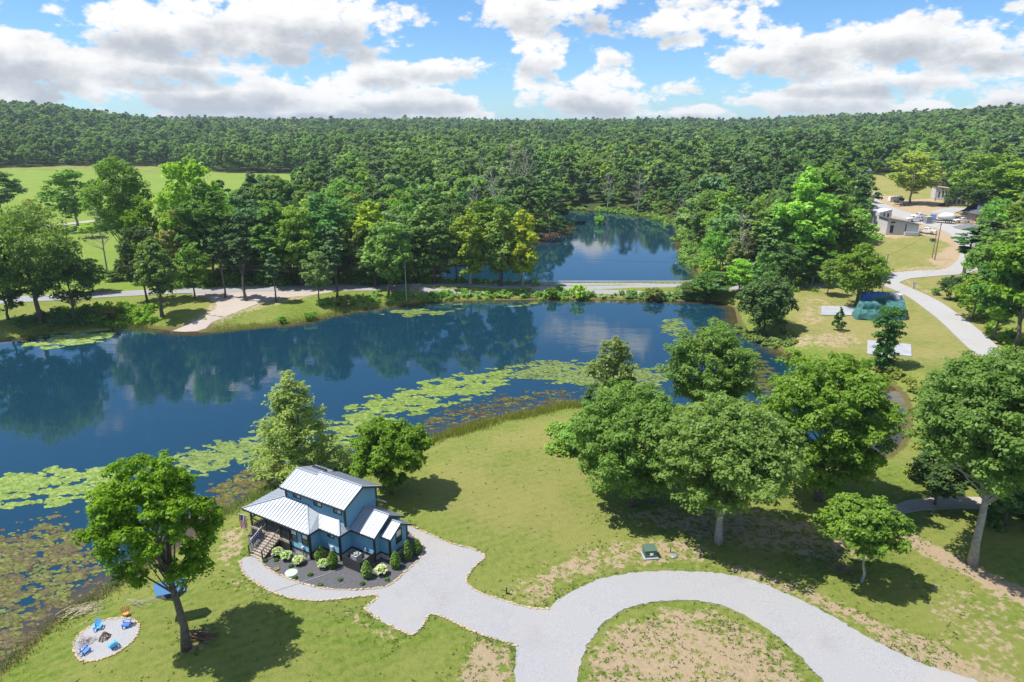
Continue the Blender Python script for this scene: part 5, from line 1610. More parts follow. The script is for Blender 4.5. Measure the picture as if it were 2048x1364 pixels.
t = empty('white_board', g, .2, 'small white slab lying on the lawn near the reeds', 'slab'); MB().box((0, 0, .12), (1.1, .5, .24)).build('slab', WHITE, t); MB().box((.75, .1, .3), (.12, .1, .6)).build('peg', GREYL, t)

# ------------------------------------------------------------------ across the channel
tag(sheet('concrete_slab', gpoly([(1643, 613), (1712, 614), (1716, 632), (1642, 631)]), CONC, .18, 3, kind=None), 'plain whitish concrete slab beside the tarpaulin-covered stack', 'slab')
tag(sheet('concrete_slab', gpoly([(1735, 681), (1822, 690), (1823, 714), (1779, 709), (1778, 716), (1734, 708)]), CONC, .18, 3, kind=None), 'L-shaped cracked white concrete slab behind the vine-wrapped tree', 'slab')
# tarpaulin-covered stack
ga, gb, gc_, gd = G(1716, 636), G(1806, 640), G(1800, 618), G(1722, 614)
rng = np.random.default_rng(3)
TARP = mat('green_tarpaulin', (.030, .125, .115), .42, col2=(.075, .20, .19), nscale=.7, spec=.6); TBL = mat('blue_tarpaulin', (.02, .12, .50), .42, spec=.6); TWH = mat('white_wrap', (.55, .52, .55), .6)
tp = empty('tarpaulin_stack', ga, 0, 'big stack of building material under green, blue and white tarpaulins', 'covered stack')


def tarp(name, corners, h, m, seed, nx=26, ny=16, fold=.22, sk=True):
    r = np.random.default_rng(seed); ph = r.random(6) * 6
    mb = MB(); c = [Vector(q) for q in corners]
    for j in range(ny + 1):
        for i in range(nx + 1):
            s_, t_ = i / nx, j / ny
            p = (c[0] * (1 - s_) + c[1] * s_) * (1 - t_) + (c[3] * (1 - s_) + c[2] * s_) * t_
            e = min(s_, 1 - s_, t_, 1 - t_) * (max(nx, ny))
            hh = h * (1 if e > 2.2 else max(0, (e) / 2.2) ** .6) if sk else h
            w_ = fold * (math.sin(s_ * 19 + ph[0] + 2 * math.sin(t_ * 7 + ph[1])) * .5 + math.sin(t_ * 23 + ph[2] + 3 * math.sin(s_ * 5 + ph[3])) * .4 + r.normal() * .3)
            mb.v.append((p.x + w_ * .5, p.y + w_ * .6, p.z + hh + w_))
    for j in range(ny):
        for i in range(nx): a = j * (nx + 1) + i; mb.f.append((a, a + 1, a + nx + 2, a + nx + 1))
    o = mb.build(name, m, tp); return o


L0 = lambda v: Vector(v) - Vector(ga)
tarp('green_sheet', [L0(gd) + Vector((-.3, 3.0, 0)), L0(gc_) + Vector((-.8, 3.2, 0)), L0(gc_) + Vector((-.8, -1.0, 0)), L0(gd) + Vector((-.2, -1.2, 0))][::-1], 3.4, TARP, 1, fold=.12)
tarp('green_sheet', [L0(ga) + Vector((-1.4, -1.6, 0)), L0(ga) + Vector((6.6, -2.6, 0)), L0(ga) + Vector((6.2, 2.8, 0)), L0(ga) + Vector((-.3, 2.9, 0))], 1.6, TARP, 2, fold=.34)
tarp('green_sheet', [L0(gb) + Vector((-4.4, -.6, 0)), L0(gb) + Vector((.5, -.4, 0)), L0(gc_) + Vector((.5, -.8, 0)), L0(gc_) + Vector((-4.8, -.8, 0))], 2.7, TARP, 3, fold=.16)
tarp('blue_sheet', [L0(gd) + Vector((-.4, -1.2, 0)), L0(gd) + Vector((5.2, -1.6, 0)), L0(gd) + Vector((5.0, .1, 0)), L0(gd) + Vector((-.4, .2, 0))], 3.75, TBL, 4, fold=.16)
tarp('white_sheet', [L0(gd) + Vector((5.3, -1.6, 0)), L0(gc_) + Vector((-.2, -1.6, 0)), L0(gc_) + Vector((-.2, 0, 0)), L0(gd) + Vector((5.3, 0, 0))], 3.7, TWH, 5, fold=.14)
tarp('green_sheet', [L0(ga) + Vector((1.0, 1.0, 0)), L0(ga) + Vector((6.0, .8, 0)), L0(ga) + Vector((5.8, 4.0, 0)), L0(ga) + Vector((1.0, 4.0, 0))], 2.9, TARP, 6, fold=.2)


# utility poles and wires
WOOD = mat('pole_wood', (.30, .22, .16), .9, noise=.3, nscale=2)
PGREY = mat('pole_grey', (.46, .45, .43), .9, noise=.3, nscale=2)


def pole(px, by, ty, r, m, label, arm=False, topx=None):
    g = G(px, by); H = zat(px, ty, g.y) - g.z
    o = empty('utility_pole', g, 0, label, 'utility pole'); MB().tube([(0, 0, -.3), (0, 0, H)], [r, r * .62], 8).build('shaft', m, o)
    MB().box((0, -r, H - .5), (.12, .12, .35)).build('insulator', GREYM, o)
    if arm: MB().box((.3, -r - .1, H - 1.4), (.35, .35, .8)).build('transformer_can', GREYL, o)
    return g + Vector((0, 0, H - .2))


p1 = pole(813, 602, 522, .16, PGREY, 'grey utility pole on the grassy bank below the dam road')
p2 = pole(1000, 566, 505, .15, PGREY, 'slim grey pole standing at the pond edge by the guard rail')
p3 = pole(1764, 583, 508, .17, WOOD, 'brown wooden utility pole at the gravel road junction')
p4 = pole(1869, 520, 446, .2, WOOD, 'tall brown utility pole at the edge of the construction yard')
p4b = pole(1864, 516, 462, .16, WOOD, 'shorter brown pole leaning close behind the tall yard pole')
p0 = pole(345, 588, 522, .15, PGREY, 'grey pole half hidden behind the slender bank tree')
g = G(1623, 576); tw = empty('guy_wire_marker', g, 0, 'thin pale post beside the road near the small tree', 'post'); MB().tube([(0, 0, 0), (.1, 0, 3.0)], .06, 6).build('post', PGREY, tw); MB().box((0, 0, .2), (.2, .2, .4)).build('base', PGREY, tw)
WIRE = mat('wire', (.08, .08, .09), .6)


def wire(a, b, sag, label, r=.03):
    n = 14; pts_ = [a.lerp(b, i / n) - Vector((0, 0, sag * 4 * (i / n) * (1 - i / n))) for i in range(n + 1)]
    tag(MB().tube(pts_, r, 4).build('power_line', WIRE), label, 'power line')


wire(p0, p1, 1.2, 'upper power line from the half-hidden pole to the bank pole'); wire(p0 - Vector((0, 0, .8)), p1 - Vector((0, 0, .8)), 1.3, 'lower thicker power line from the half-hidden pole to the bank pole', .035)
wire(p1, p2, .6, 'power line from the bank pole to the slim pond-edge pole'); wire(p2, p3, 2.2, 'long power line over the pond from the slim pole to the road junction')
wire(p3, p4, 1.0, 'power line from the junction pole to the yard pole')
# guard rail on the dam
gr = empty('guard_rail', G(1000, 569), 0, 'long low grey metal guard rail on the pond side of the dam road', 'guard rail')
go_ = gr.location; ra = [G(px, 566.6) - go_ for px in range(1000, 1386, 12)]
for i, q in enumerate(ra): MB().box((q.x, q.y, q.z + .32), (.14, .16, .85)).build('post', GREYM, gr)
for dz, dy in ((.52, -.13), (.68, -.10)):
    MB().tube([(q.x, q.y + dy, q.z + dz) for q in ra], .085, 5).build('beam', GREYL, gr)

# ---- construction yard
WRAP = mat('house_wrap', (.62, .61, .63), .8, col2=(.50, .48, .50), nscale=1.6)
PLY = mat('raw_timber', (.50, .34, .20), .85, noise=.3, nscale=3)
SHIN = mat('dark_shingle', (.10, .115, .14), .8, noise=.3, nscale=3)
DGLASS = mat('dark_opening', (.02, .022, .026), .4)


def cabin(px, by, rz, w, d, h1, h2, label, wall, roofm, openings, name='cabin', posts=False, base=True):
    """mono-pitch cabin: front faces -y; h1 eave at -x side, h2 at +x side"""
    g = G(px, by); r = empty(name, g, rz, label, 'building')
    mb = MB(); mb.mesh([(-w / 2, 0, 0), (w / 2, 0, 0), (w / 2, d, 0), (-w / 2, d, 0), (-w / 2, 0, h1), (w / 2, 0, h2), (w / 2, d, h2), (-w / 2, d, h1)],
                       [(0, 1, 5, 4), (1, 2, 6, 5), (2, 3, 7, 6), (3, 0, 4, 7), (4, 5, 6, 7)]).build('wall', wall, r)
    if base: MB().box((0, d / 2, .0), (w + .1, d + .1, 1.1)).build('foundation', STONE, r)
    if roofm: MB().slab([(-w / 2 - .5, -.5, h1 + .16), (w / 2 + .5, -.5, h2 + .16), (w / 2 + .5, d + .4, h2 + .16), (-w / 2 - .5, d + .4, h1 + .16)], .14).build('roof', roofm, r)
    for (x, z, ww, hh, nm) in openings:
        o = MB().box((x, -.03, z), (ww, .06, hh)).build(nm, DGLASS, r)
        MB().box((x, -.05, z + hh / 2 + .05), (ww + .16, .06, .1)).build('frame', PLY, o)
    return r


c1 = cabin(1803, 470, -.12, 10.5, 8, 5.6, 3.6, 'half-built cabin in grey house wrap with a slanting dark roof edge', WRAP, SHIN, [(-3.6, 2.0, 1.1, 2.6, 'door'), (-3.4, 4.3, 1.4, .5, 'window'), (1.0, 2.2, .35, 2.8, 'window')])
MB().box((2.9, -.6, .6), (4.6, 1.2, 1.2)).build('foundation', GREYL, c1)
c2 = cabin(1768, 448, .25, 5.5, 7, 4.4, 5.4, 'wrapped wall section of the second half-built cabin beside the grey poplar', WRAP, None, [(1.2, 2.2, .8, 3.2, 'window'), (-.6, 3.2, .6, 1.8, 'window')], base=False)
c3 = cabin(1899, 400, -.35, 13, 9, 6.2, 4.2, 'pinkish-wrapped half-built cabin with a row of narrow windows', WRAP, PLY, [(-4.8, 2.4, .6, 2.6, 'window'), (-3.2, 2.7, .6, 2.8, 'window'), (-1.8, 2.7, .6, 2.8, 'window'), (.2, 2.4, 1.1, 3.2, 'door'), (-3.6, 5.0, .7, .4, 'window'), (-2.2, 4.9, .7, .4, 'window'), (.2, 4.7, 1.2, .4, 'window'), (4.4, 3.3, 1.0, .6, 'window')])
c4 = empty('shed', G(1912, 412), -.3, 'dark grey sunken porch room with a pale flat roof below the pinkish cabin', 'shed')
MB().box((0, 3, 1.7), (7, 6, 3.4)).build('wall', GREYM, c4); MB().box((0, 2.7, 3.5), (7.8, 7.2, .25)).build('roof', METAL, c4)
for i in range(4): MB().box((-2.6 + i * 1.7, -.05, 1.9), (.9, .1, 1.8)).build('window', DGLASS, c4)
MB().slab([(-8, -3, .2), (-3.5, -.2, .2), (-3.5, -.2, 2.0), (-8, -3, .6)], .3).build('retaining_wall', SHIN, c4)
c5 = empty('porch_house', G(1972, 448), -.1, 'finished house with a steep dark shingle roof and timber-post porch', 'house')
MB().box((2, 6, 1.9), (10, 8, 3.8)).build('wall', mat('tan_wall', (.32, .27, .23), .8), c5)
MB().slab([(-4.2, -1.2, 3.7), (8, -1.2, 3.7), (8, 3.2, 5.0), (-2.6, 3.2, 5.0)], .15).build('roof', SHIN, c5)
MB().slab([(-2.6, 3.2, 5.02), (8, 3.2, 5.02), (8, 6.5, 8.6), (-.6, 6.5, 8.6)], .15).build('roof', SHIN, c5)
MB().slab([(8, 11, 4.2), (-3.2, 11, 4.2), (-.6, 6.5, 8.6), (8, 6.5, 8.6)], .15).build('roof', SHIN, c5)
MB().slab([(-4.2, -1.2, 3.7), (-2.6, 3.2, 5.0), (-3.2, 11, 4.2), (-4.6, 11, 3.6)], .12).build('roof', SHIN, c5)
MB().box((1, .3, .4), (10.5, 3.2, .5)).build('porch_floor', PLY, c5)
for x in (-3.8, -1.0, .4, 3.2, 6.5): MB().box((x, -1.0, 2.1), (.22, .22, 3.2)).build('porch_post', PLY, c5)
for x in (1.0, 2.6, 4.4): MB().box((x, 1.96, 1.9), (.9, .08, 2.0)).build('window', DGLASS, c5)
c6 = empty('cabin', G(1727, 353), .1, 'small distant cabin with a blue-grey roof at the wood edge', 'cabin')
MB().box((0, 4, 1.8), (8, 6, 3.6)).build('wall', mat('grey_wall', (.25, .24, .24), .8), c6); MB().slab([(-5, -.6, 3.6), (5, -.6, 3.6), (5, 4, 7.6), (-5, 4, 7.6)], .2).build('roof', mat('bluegrey_roof', (.15, .18, .26), .6), c6)
MB().slab([(5, 8.6, 3.6), (-5, 8.6, 3.6), (-5, 4, 7.6), (5, 4, 7.6)], .2).build('roof', MATS['bluegrey_roof'], c6); MB().box((1, .95, 1.5), (2, .1, 2.4)).build('door', DGLASS, c6)
# roofs glimpsed among the western trees
f1 = empty('farm_building', G(652, 470), .3, 'white farmhouse gable glimpsed through the roadside trees', 'farmhouse')
MB().box((0, 4, 2.6), (9, 8, 5.2)).build('wall', WHITE, f1); MB().slab([(-5, -.5, 5.1), (5, -.5, 5.1), (5, 4, 9), (-5, 4, 9)], .2).build('roof', METAL, f1); MB().slab([(5, 8.5, 5.1), (-5, 8.5, 5.1), (-5, 4, 9), (5, 4, 9)], .2).build('roof', METAL, f1)
for x in (-2.5, 0, 2.5): MB().box((x, -.04, 3), (.9, .08, 1.5)).build('window', DGLASS, f1)
f2 = empty('farm_shed', G(292, 482), .05, 'open shed with a flat white roof behind the forked tree', 'shed')
MB().box((0, 3, 3.2), (12, 6, .25)).build('roof', WHITE, f2)
for x in (-5.6, -1.9, 1.9, 5.6):
    for y in (.3, 5.7): MB().box((x, y, 1.55), (.2, .2, 3.1)).build('post', GREYM, f2)


def wheel(root, x, y, r=.4):
    w_ = MB().tube([(x - .13, y, r), (x + .13, y, r)], r, 14).build('tyre', BLACK, root); MB().tube([(x - .14, y, r), (x + .14, y, r)], r * .55, 10).build('rim', GREYL, root)


def pickup(px, py, rz, label, L=5.9, crew=True):
    """length along local y, cab forward (+y)"""
    g = G(px, py); t = empty('pickup_truck', (g.x, g.y, g.z + .2), rz, label, 'pickup truck'); W_ = 1.0; h = L / 2
    prof = [(-h, .55), (-h, 1.12), (-h * .28, 1.15), (-h * .24, 1.88), (h * .22, 1.92), (h * .42, 1.25), (h * .97, 1.12), (h, .85), (h, .5)]
    mb = MB(); n = len(prof)
    for x, k in ((-W_, 1), (W_, 1)):
        for (y, z) in prof: mb.v.append((x * (.86 if z > 1.3 else 1), y, z))
    mb.f = [tuple(range(n)), tuple(range(n, 2 * n))[::-1]] + [(i, n + i, n + (i + 1) % n, (i + 1) % n) for i in range(n)]
    mb.build('body', WHITE, t)
    MB().box((0, -h * .63, 1.14), (1.6, h * .62, .06)).build('cargo_bed', CHAR, t)
    MB().bar((0, h * .25, 1.86), (0, h * .41, 1.33), 1.55, .06).build('windscreen', GLASS, t)
    MB().box((0, -h * .262, 1.55), (1.45, .05, .4)).build('rear_window', GLASS, t)
    for s_ in (-1, 1):
        for y0, y1 in ((-h * .2, -h * .01), (h * .02, h * .2)): MB().box((s_ * .90, (y0 + y1) / 2, 1.56), (.12, y1 - y0, .4)).build('side_window', GLASS, t)
        MB().box((s_ * .8, h - .0, .85), (.3, .05, .2)).build('headlight', GREYL, t)
        for y in (-h * .6, h * .62): wheel(t, s_ * .92, y)
    MB().box((0, h + .03, .58), (1.9, .1, .25)).build('bumper', GREYM, t); MB().box((0, -h - .03, .58), (1.9, .1, .2)).build('bumper', GREYM, t)
    return t


pickup(1852, 467, 2.45 + 1.57, 'white pickup truck parked alone in front of the wrapped cabin')
pickup(1832, 443, 1.57, 'long white pickup truck beside the slanted roof edge, grey bin behind it', 7.2)
pickup(1838, 437, 1.57, 'white pickup truck half hidden behind the long one', 5.8)
pickup(1924, 446, 1.57, 'white pickup truck facing the yard next to the porch house')
# tank truck
g = G(1883, 446); t = empty('tank_truck', (g.x, g.y, g.z + .2), 1.0, 'white concrete-mixer style tank lorry in the middle of the yard', 'truck')
MB().box((0, 0, .8), (2.2, 8.4, .3)).build('chassis', CHAR, t)
MB().tube([(0, -3.9, 2.0), (0, -3.2, 2.4), (0, -.5, 2.45), (0, 1.4, 2.1)], [.6, 1.25, 1.35, .7], 16).build('drum', WHITE, t, True)
MB().box((0, 3.0, 1.9), (2.2, 1.9, 2.0)).build('cab', mat('truck_blue', (.18, .26, .45), .5), t); MB().box((0, 4.6, 1.3), (1.9, 1.4, 1.0)).build('hood', MATS['truck_blue'], t)
MB().box((0, 3.97, 2.3), (1.9, .06, .8)).build('windscreen', GLASS, t)
for s_ in (-1, 1):
    for y in (-2.8, -1.6, 4.2): wheel(t, s_ * 1.0, y, .52)
t = empty('waste_container', G(1855, 447), .1, 'grey upright bin at the tail of the long pickup', 'bin'); MB().box((0, 0, 1.3), (2.3, 1.8, 2.4)).build('body', GREYM, t); MB().box((0, 0, 2.55), (2.4, 1.9, .12)).build('lid', GREYL, t)
t = empty('equipment_trailer', G(1808, 412), .25, 'black flatbed trailer with machinery under the yellow-green tree', 'trailer')
MB().box((0, 0, .8), (7.5, 2.2, .2)).build('deck', CHAR, t); MB().bar((-3.7, 0, .8), (-5.8, 0, .5), .2).build('hitch', CHAR, t)
for x in (-.6, .7): 
    for y in (-1.15, 1.15): MB().tube([(x, y - .12, .4), (x, y + .12, .4)], .4, 12).build('tyre', BLACK, t)
t = empty('skid_loader', G(1800, 403), 1.4, 'dark compact loader parked behind the flatbed trailer', 'loader')
MB().box((0, 0, 1.1), (1.7, 3.0, 1.1)).build('body', CHAR, t); MB().box((0, .1, 2.0), (1.4, 1.5, 1.0)).build('cab', GREYM, t); MB().bar((0, 1.4, 1.4), (0, 2.8, .5), 1.5, .15).build('bucket', GREYM, t)
for s_ in (-1, 1):
    for y in (-.9, .9): wheel(t, s_ * .95, y, .42)
t = empty('white_trailer', G(1786, 403), .1, 'small white enclosed trailer near the yellow-green tree', 'trailer'); MB().box((0, 0, 1.4), (4.2, 2.0, 2.0)).build('body', WHITE, t)
for y in (-1.05, 1.05): MB().tube([(0, y - .1, .35), (0, y + .1, .35)], .35, 12).build('tyre', BLACK, t)
rng = np.random.default_rng(8)
gm = G(1936, 456); mb = MB(); nn = 14
for j in range(7):
    for i in range(nn):
        rr = 4.6 * (1 - j / 6.3) * rng.uniform(.85, 1.1); mb.v.append((math.cos(i * 6.283 / nn) * rr * 1.3, math.sin(i * 6.283 / nn) * rr, 1.9 * (j / 6) ** .9 - .1))
for j in range(6):
    for i in range(nn): mb.f.append((j * nn + i, j * nn + (i + 1) % nn, (j + 1) * nn + (i + 1) % nn, (j + 1) * nn + i))
mb.f.append(tuple(6 * nn + i for i in range(nn)))
o = mb.build('gravel_pile', mat('dark_gravel', (.20, .21, .23), .95, noise=.4, nscale=4)); o.location = gm; tag(o, 'low mound of dark grey gravel in front of the parked pickup', 'gravel pile')
t = empty('utility_box', G(1865, 483), .0, 'small green utility box at the yard edge by the tall pole', 'utility box'); MB().box((0, 0, .5), (1.5, 1.2, 1.0)).build('cabinet', GRN, t); MB().box((0, 0, .03), (1.8, 1.5, .12)).build('pad', CONC, t)
t = empty('road_sign', G(1827, 578), .1, 'small white lot sign on the verge inside the road corner', 'sign'); MB().box((0, 0, 1.5), (1.1, .06, .9)).build('panel', WHITE, t); MB().box((0, .05, .7), (.12, .08, 1.5)).build('post', CHAR, t)
t = empty('mailbox', G(1745, 573), .1, 'tiny dark marker post at the junction near the brown pole', 'post'); MB().box((0, 0, .5), (.12, .12, 1.0)).build('post', CHAR, t); MB().box((0, 0, 1.05), (.2, .3, .2)).build('cap', CHAR, t)

# ------------------------------------------------------------------ lake plants
def pads(name, px_poly, n, rmin, rmax, m, label, cover=.55, nsc=.35, seed=0, z=.02, name_cat='lily pads', soft=2.0):
    rng = np.random.default_rng(seed); P = np.array([un(*p) for p in px_poly]); lo = P.min(0) - soft; hi = P.max(0) + soft
    X = rng.uniform(lo[0], hi[0], n * 6); Y = rng.uniform(lo[1], hi[1], n * 6)
    d = sdf(P, X, Y); sd = shore_d(X, Y)
    ph = rng.random(8) * 6
    tab = rng.random((64, 64))
    def vn(x, y):
        x0 = np.floor(x).astype(int); y0 = np.floor(y).astype(int); fx = x - x0; fy = y - y0; fx = fx * fx * (3 - 2 * fx); fy = fy * fy * (3 - 2 * fy)
        g_ = lambda a, b: tab[b % 64, a % 64]
        return (g_(x0, y0) * (1 - fx) + g_(x0 + 1, y0) * fx) * (1 - fy) + (g_(x0, y0 + 1) * (1 - fx) + g_(x0 + 1, y0 + 1) * fx) * fy
    def fbm(x, y): return (vn(x, y) + .6 * vn(x * 2.1 + 7, y * 2.1) + .45 * vn(x * 4.3, y * 4.3 + 3) + .3 * vn(x * 8.7, y * 8.7)) / 2.35
    def fld(x, y, s_):
        return fbm((x * .85 + y * .2) * s_ * 1.2, (y - x * .2) * s_ * 2.0) * 1.9 - .45
    def fld_old(x, y, s_): return (np.sin(x * s_ + ph[0] + 1.7 * np.sin(y * s_ * .8 + ph[1])) + np.sin(y * s_ * 1.6 + ph[2] + 1.5 * np.sin(x * s_ * 1.1 + ph[3])) + .8 * np.sin((x + y) * s_ * 2.7 + ph[4] + np.sin((x - y) * s_ * 2 + ph[5])) + .6 * np.sin(x * s_ * 5.1 + ph[6]) * np.sin(y * s_ * 6.3 + ph[7])) / 3.4 * .5 + .5
    f = fld(X, Y, nsc) + np.clip(-d / soft, -1.4, 1) * .26 - .26
    ok = (f > 1 - cover) & (sd < -.25) & (d < soft)
    ids = np.nonzero(ok)[0][:n]; X, Y = X[ids], Y[ids]; k = len(ids); R_ = rng.uniform(rmin, rmax, k) * (.6 + .8 * rng.random(k)); A_ = rng.random(k) * 6.28
    sx = 1 + .5 * rng.random(k); q = 6
    ang = A_[:, None] + np.arange(q)[None, :] * 6.283 / q; rr = R_[:, None] * rng.uniform(.75, 1.15, (k, q))
    ca, sa = np.cos(.5), np.sin(.5)
    lx = np.cos(ang) * rr * sx[:, None]; ly = np.sin(ang) * rr / sx[:, None]
    V = np.stack([X[:, None] + lx * ca + ly * sa, Y[:, None] - lx * sa + ly * ca, np.full((k, q), z) + rng.uniform(0, .02, (k, 1)) + rng.uniform(-.004, .012, (k, q))], 2).reshape(-1, 3)
    Fc = np.arange(q * k).reshape(k, q)
    o = link(name, np_mesh(name, V, Fc, {'tint': np.repeat(rng.random(k), q)}), m); return tag(o, label, name_cat, kind='stuff')


PADM = leaf_mat('lily_pad', (.095, .160, .030), (.250, .330, .085), .05, .004)
PADB = leaf_mat('weed_mat', (.050, .040, .020), (.120, .100, .048), .05, .004)
PADO = leaf_mat('weed_mat_olive', (.060, .070, .020), (.150, .160, .050), .05, .004)
LP = 'lily_pads'
pads(LP, [(0, 962), (60, 950), (130, 945), (200, 940), (235, 960), (210, 985), (120, 998), (40, 1000), (-60, 995), (-150, 985)], 5200, .16, .34, PADM, 'wide bright lily pad raft out from the fire pit shore', .72, .5, 1)
pads(LP, [(330, 925), (400, 895), (470, 880), (520, 870), (540, 900), (470, 930), (400, 950), (350, 950)], 2200, .16, .34, PADM, 'broken lily pad patch between the maple and the pale pine', .6, .7, 2)
pads(LP, [(630, 870), (680, 840), (740, 800), (830, 775), (900, 760), (980, 742), (1010, 745), (990, 775), (900, 800), (820, 825), (740, 850), (700, 900), (640, 920)], 8200, .16, .36, PADM, 'long lily pad raft along the shore beyond the pale pine', .66, .45, 3)
pads(LP, [(1020, 740), (1080, 728), (1150, 727), (1250, 735), (1330, 740), (1300, 765), (1200, 770), (1100, 760), (1040, 755)], 3400, .18, .36, PADM, 'dense lily pad raft behind the thin open-crowned tree', .8, .4, 4)
pads(LP, [(1330, 650), (1352, 640), (1368, 655), (1372, 680), (1350, 672)], 420, .2, .4, PADM, 'small lily pad patch out in the open lake', .8, .5, 5)
pads(LP, [(1480, 700), (1520, 710), (1535, 740), (1560, 760), (1540, 790), (1500, 770), (1485, 735), (1380, 690), (1400, 660), (1440, 650), (1470, 680)], 2600, .2, .4, PADO, 'olive lily pads filling the narrow channel mouth', .62, .6, 6)
pads(LP, [(60, 675), (120, 663), (200, 662), (225, 668), (190, 682), (120, 693), (70, 692)], 1600, .25, .5, PADM, 'yellow-green lily pads off the wooded bank', .68, .25, 7)
pads(LP, [(760, 622), (850, 620), (905, 622), (900, 628), (820, 630), (765, 626)], 620, .3, .5, PADM, 'thin lily pad streak below the bank pole', .65, .3, 8)
pads(LP, [(900, 608), (960, 606), (1100, 605), (1100, 612), (980, 616), (900, 620)], 240, .3, .5, PADM, 'scattered lily pads along the dam', .35, .3, 9)
pads(LP, [(1600, 735), (1700, 770), (1780, 800), (1800, 850), (1740, 870), (1640, 800)], 500, .2, .4, PADO, 'sparse pads in the hidden channel head', .4, .5, 10)
for i, (poly, n, cov, lb) in enumerate([
    ([(-100, 1085), (30, 1060), (110, 1035), (180, 1060), (230, 1100), (180, 1170), (120, 1220), (40, 1290), (-60, 1380), (-250, 1400)], 9000, .66, 'brown floating weed mat near the fire pit shore'),
    ([(390, 1010), (450, 960), (520, 925), (620, 905), (700, 895), (690, 930), (560, 975), (470, 1005), (400, 1060), (330, 1110), (300, 1090)], 7000, .64, 'brown-green weed mat behind the blue house'),
    ([(820, 845), (900, 815), (1000, 790), (1100, 775), (1180, 780), (1130, 812), (1040, 828), (930, 855), (850, 880)], 4200, .5, 'dull brown weeds in the shallows by the lawn'),
    ([(560, 640), (640, 625), (760, 607), (860, 600), (900, 604), (860, 614), (760, 622), (650, 640), (560, 655)], 1600, .45, 'brown weeds in the shallows below the roadside'),
]):
    pads('floating_weed', poly, n, .10, .26, PADB, lb, cov * .72, .8, 20 + i, .005, 'water weed')
    pads('floating_weed', poly, int(n * .6), .10, .24, PADO, lb.replace('brown', 'olive', 1), cov * .6, 1.0, 40 + i, .012, 'water weed')
pads('floating_weed', [(1395, 548), (1380, 510), (1368, 480), (1366, 455), (1300, 440), (1240, 428), (1120, 424), (1120, 419), (1330, 437), (1400, 470), (1420, 560)], 3000, .3, .6, PADO, 'olive weed fringe round the back pond', .6, .3, 60, .01, 'water weed', 3.0)


def reeds(name, px_line, n, h, width, m, label, seed, off=.0):
    rng = np.random.default_rng(seed); Q = np.array([un(*p, .2) for p in px_line]); s_ = np.r_[0, np.cumsum(np.linalg.norm(np.diff(Q, axis=0), axis=1))]
    t_ = rng.random(n) * s_[-1]
    dens_ = .5 + .5 * np.sin(t_ * .9 + 2 * np.sin(t_ * .31)); t_ = t_[rng.random(n) < dens_ * .8 + .2]; n = len(t_)
    X = np.interp(t_, s_, Q[:, 0]) + rng.normal(size=n) * width; Y = np.interp(t_, s_, Q[:, 1]) + rng.normal(size=n) * width; Z = np.maximum(hgrid(X, Y), -.3)
    a = rng.random(n) * 6.283; hh = h * rng.uniform(.5, 1.2, n); w_ = .035 + .02 * rng.random(n); lean = rng.normal(size=(n, 2)) * .22 * h
    B1 = np.stack([X - np.cos(a) * w_, Y - np.sin(a) * w_, Z], 1); B2 = np.stack([X + np.cos(a) * w_, Y + np.sin(a) * w_, Z], 1); T = np.stack([X + lean[:, 0], Y + lean[:, 1], Z + hh], 1)
    V = np.stack([B1, B2, T], 1).reshape(-1, 3); o = link(name, np_mesh(name, V, np.arange(3 * n).reshape(n, 3), {'tint': np.repeat(rng.random(n), 3)}), m)
    return tag(o, label, 'reeds', kind='stuff')


reeds('reeds', [(840, 885), (900, 868), (960, 850), (1000, 838), (1060, 828), (1120, 812), (1160, 808)], 11000, .9, .8, MATS['leaf_reed'], 'tall reeds fringing the lawn where it meets the lake', 1)
reeds('reeds', [(430, 1035), (490, 1003), (550, 975), (620, 955), (700, 930), (790, 905)], 5000, .8, .9, MATS['leaf_reed'], 'reeds along the shore behind the blue house', 2)
reeds('reeds', [(5, 1338), (85, 1262), (180, 1200), (240, 1165), (300, 1130)], 1600, .5, 1.0, MATS['leaf_reed'], 'low reeds on the muddy shore near the fire pit', 3)
reeds('reeds', [(60, 668), (200, 652), (290, 654)], 5000, 1.0, 1.2, MATS['leaf_reed'], 'reeds on the wooded bank above the lily pads', 4)
reeds('reeds', [(430, 660), (600, 642), (700, 620), (800, 608)], 5000, .8, 1.0, MATS['leaf_reed'], 'pale grasses along the roadside bank', 5)


def thicket(name, px_line, width, rmin, rmax, n, nleaf, m, label, seed, size=.3, zoff=.2):
    rng = np.random.default_rng(seed); Q = np.array([ground(*p)[:2] for p in px_line]); s_ = np.r_[0, np.cumsum(np.linalg.norm(np.diff(Q, axis=0), axis=1))]; t_ = rng.random(n) * s_[-1]
    X = np.interp(t_, s_, Q[:, 0]) + rng.normal(size=n) * width; Y = np.interp(t_, s_, Q[:, 1]) + rng.normal(size=n) * width; R_ = rng.uniform(rmin, rmax, n); Z = np.maximum(hgrid(X, Y), 0)
    V, Fc, tint = leaf_arrays(np.stack([X, Y, Z + R_ * zoff], 1), R_, nleaf, size, rng, .8, .5)
    return tag(link(name, np_mesh(name, V, Fc, {'tint': tint}), m), label, 'undergrowth', kind='stuff')


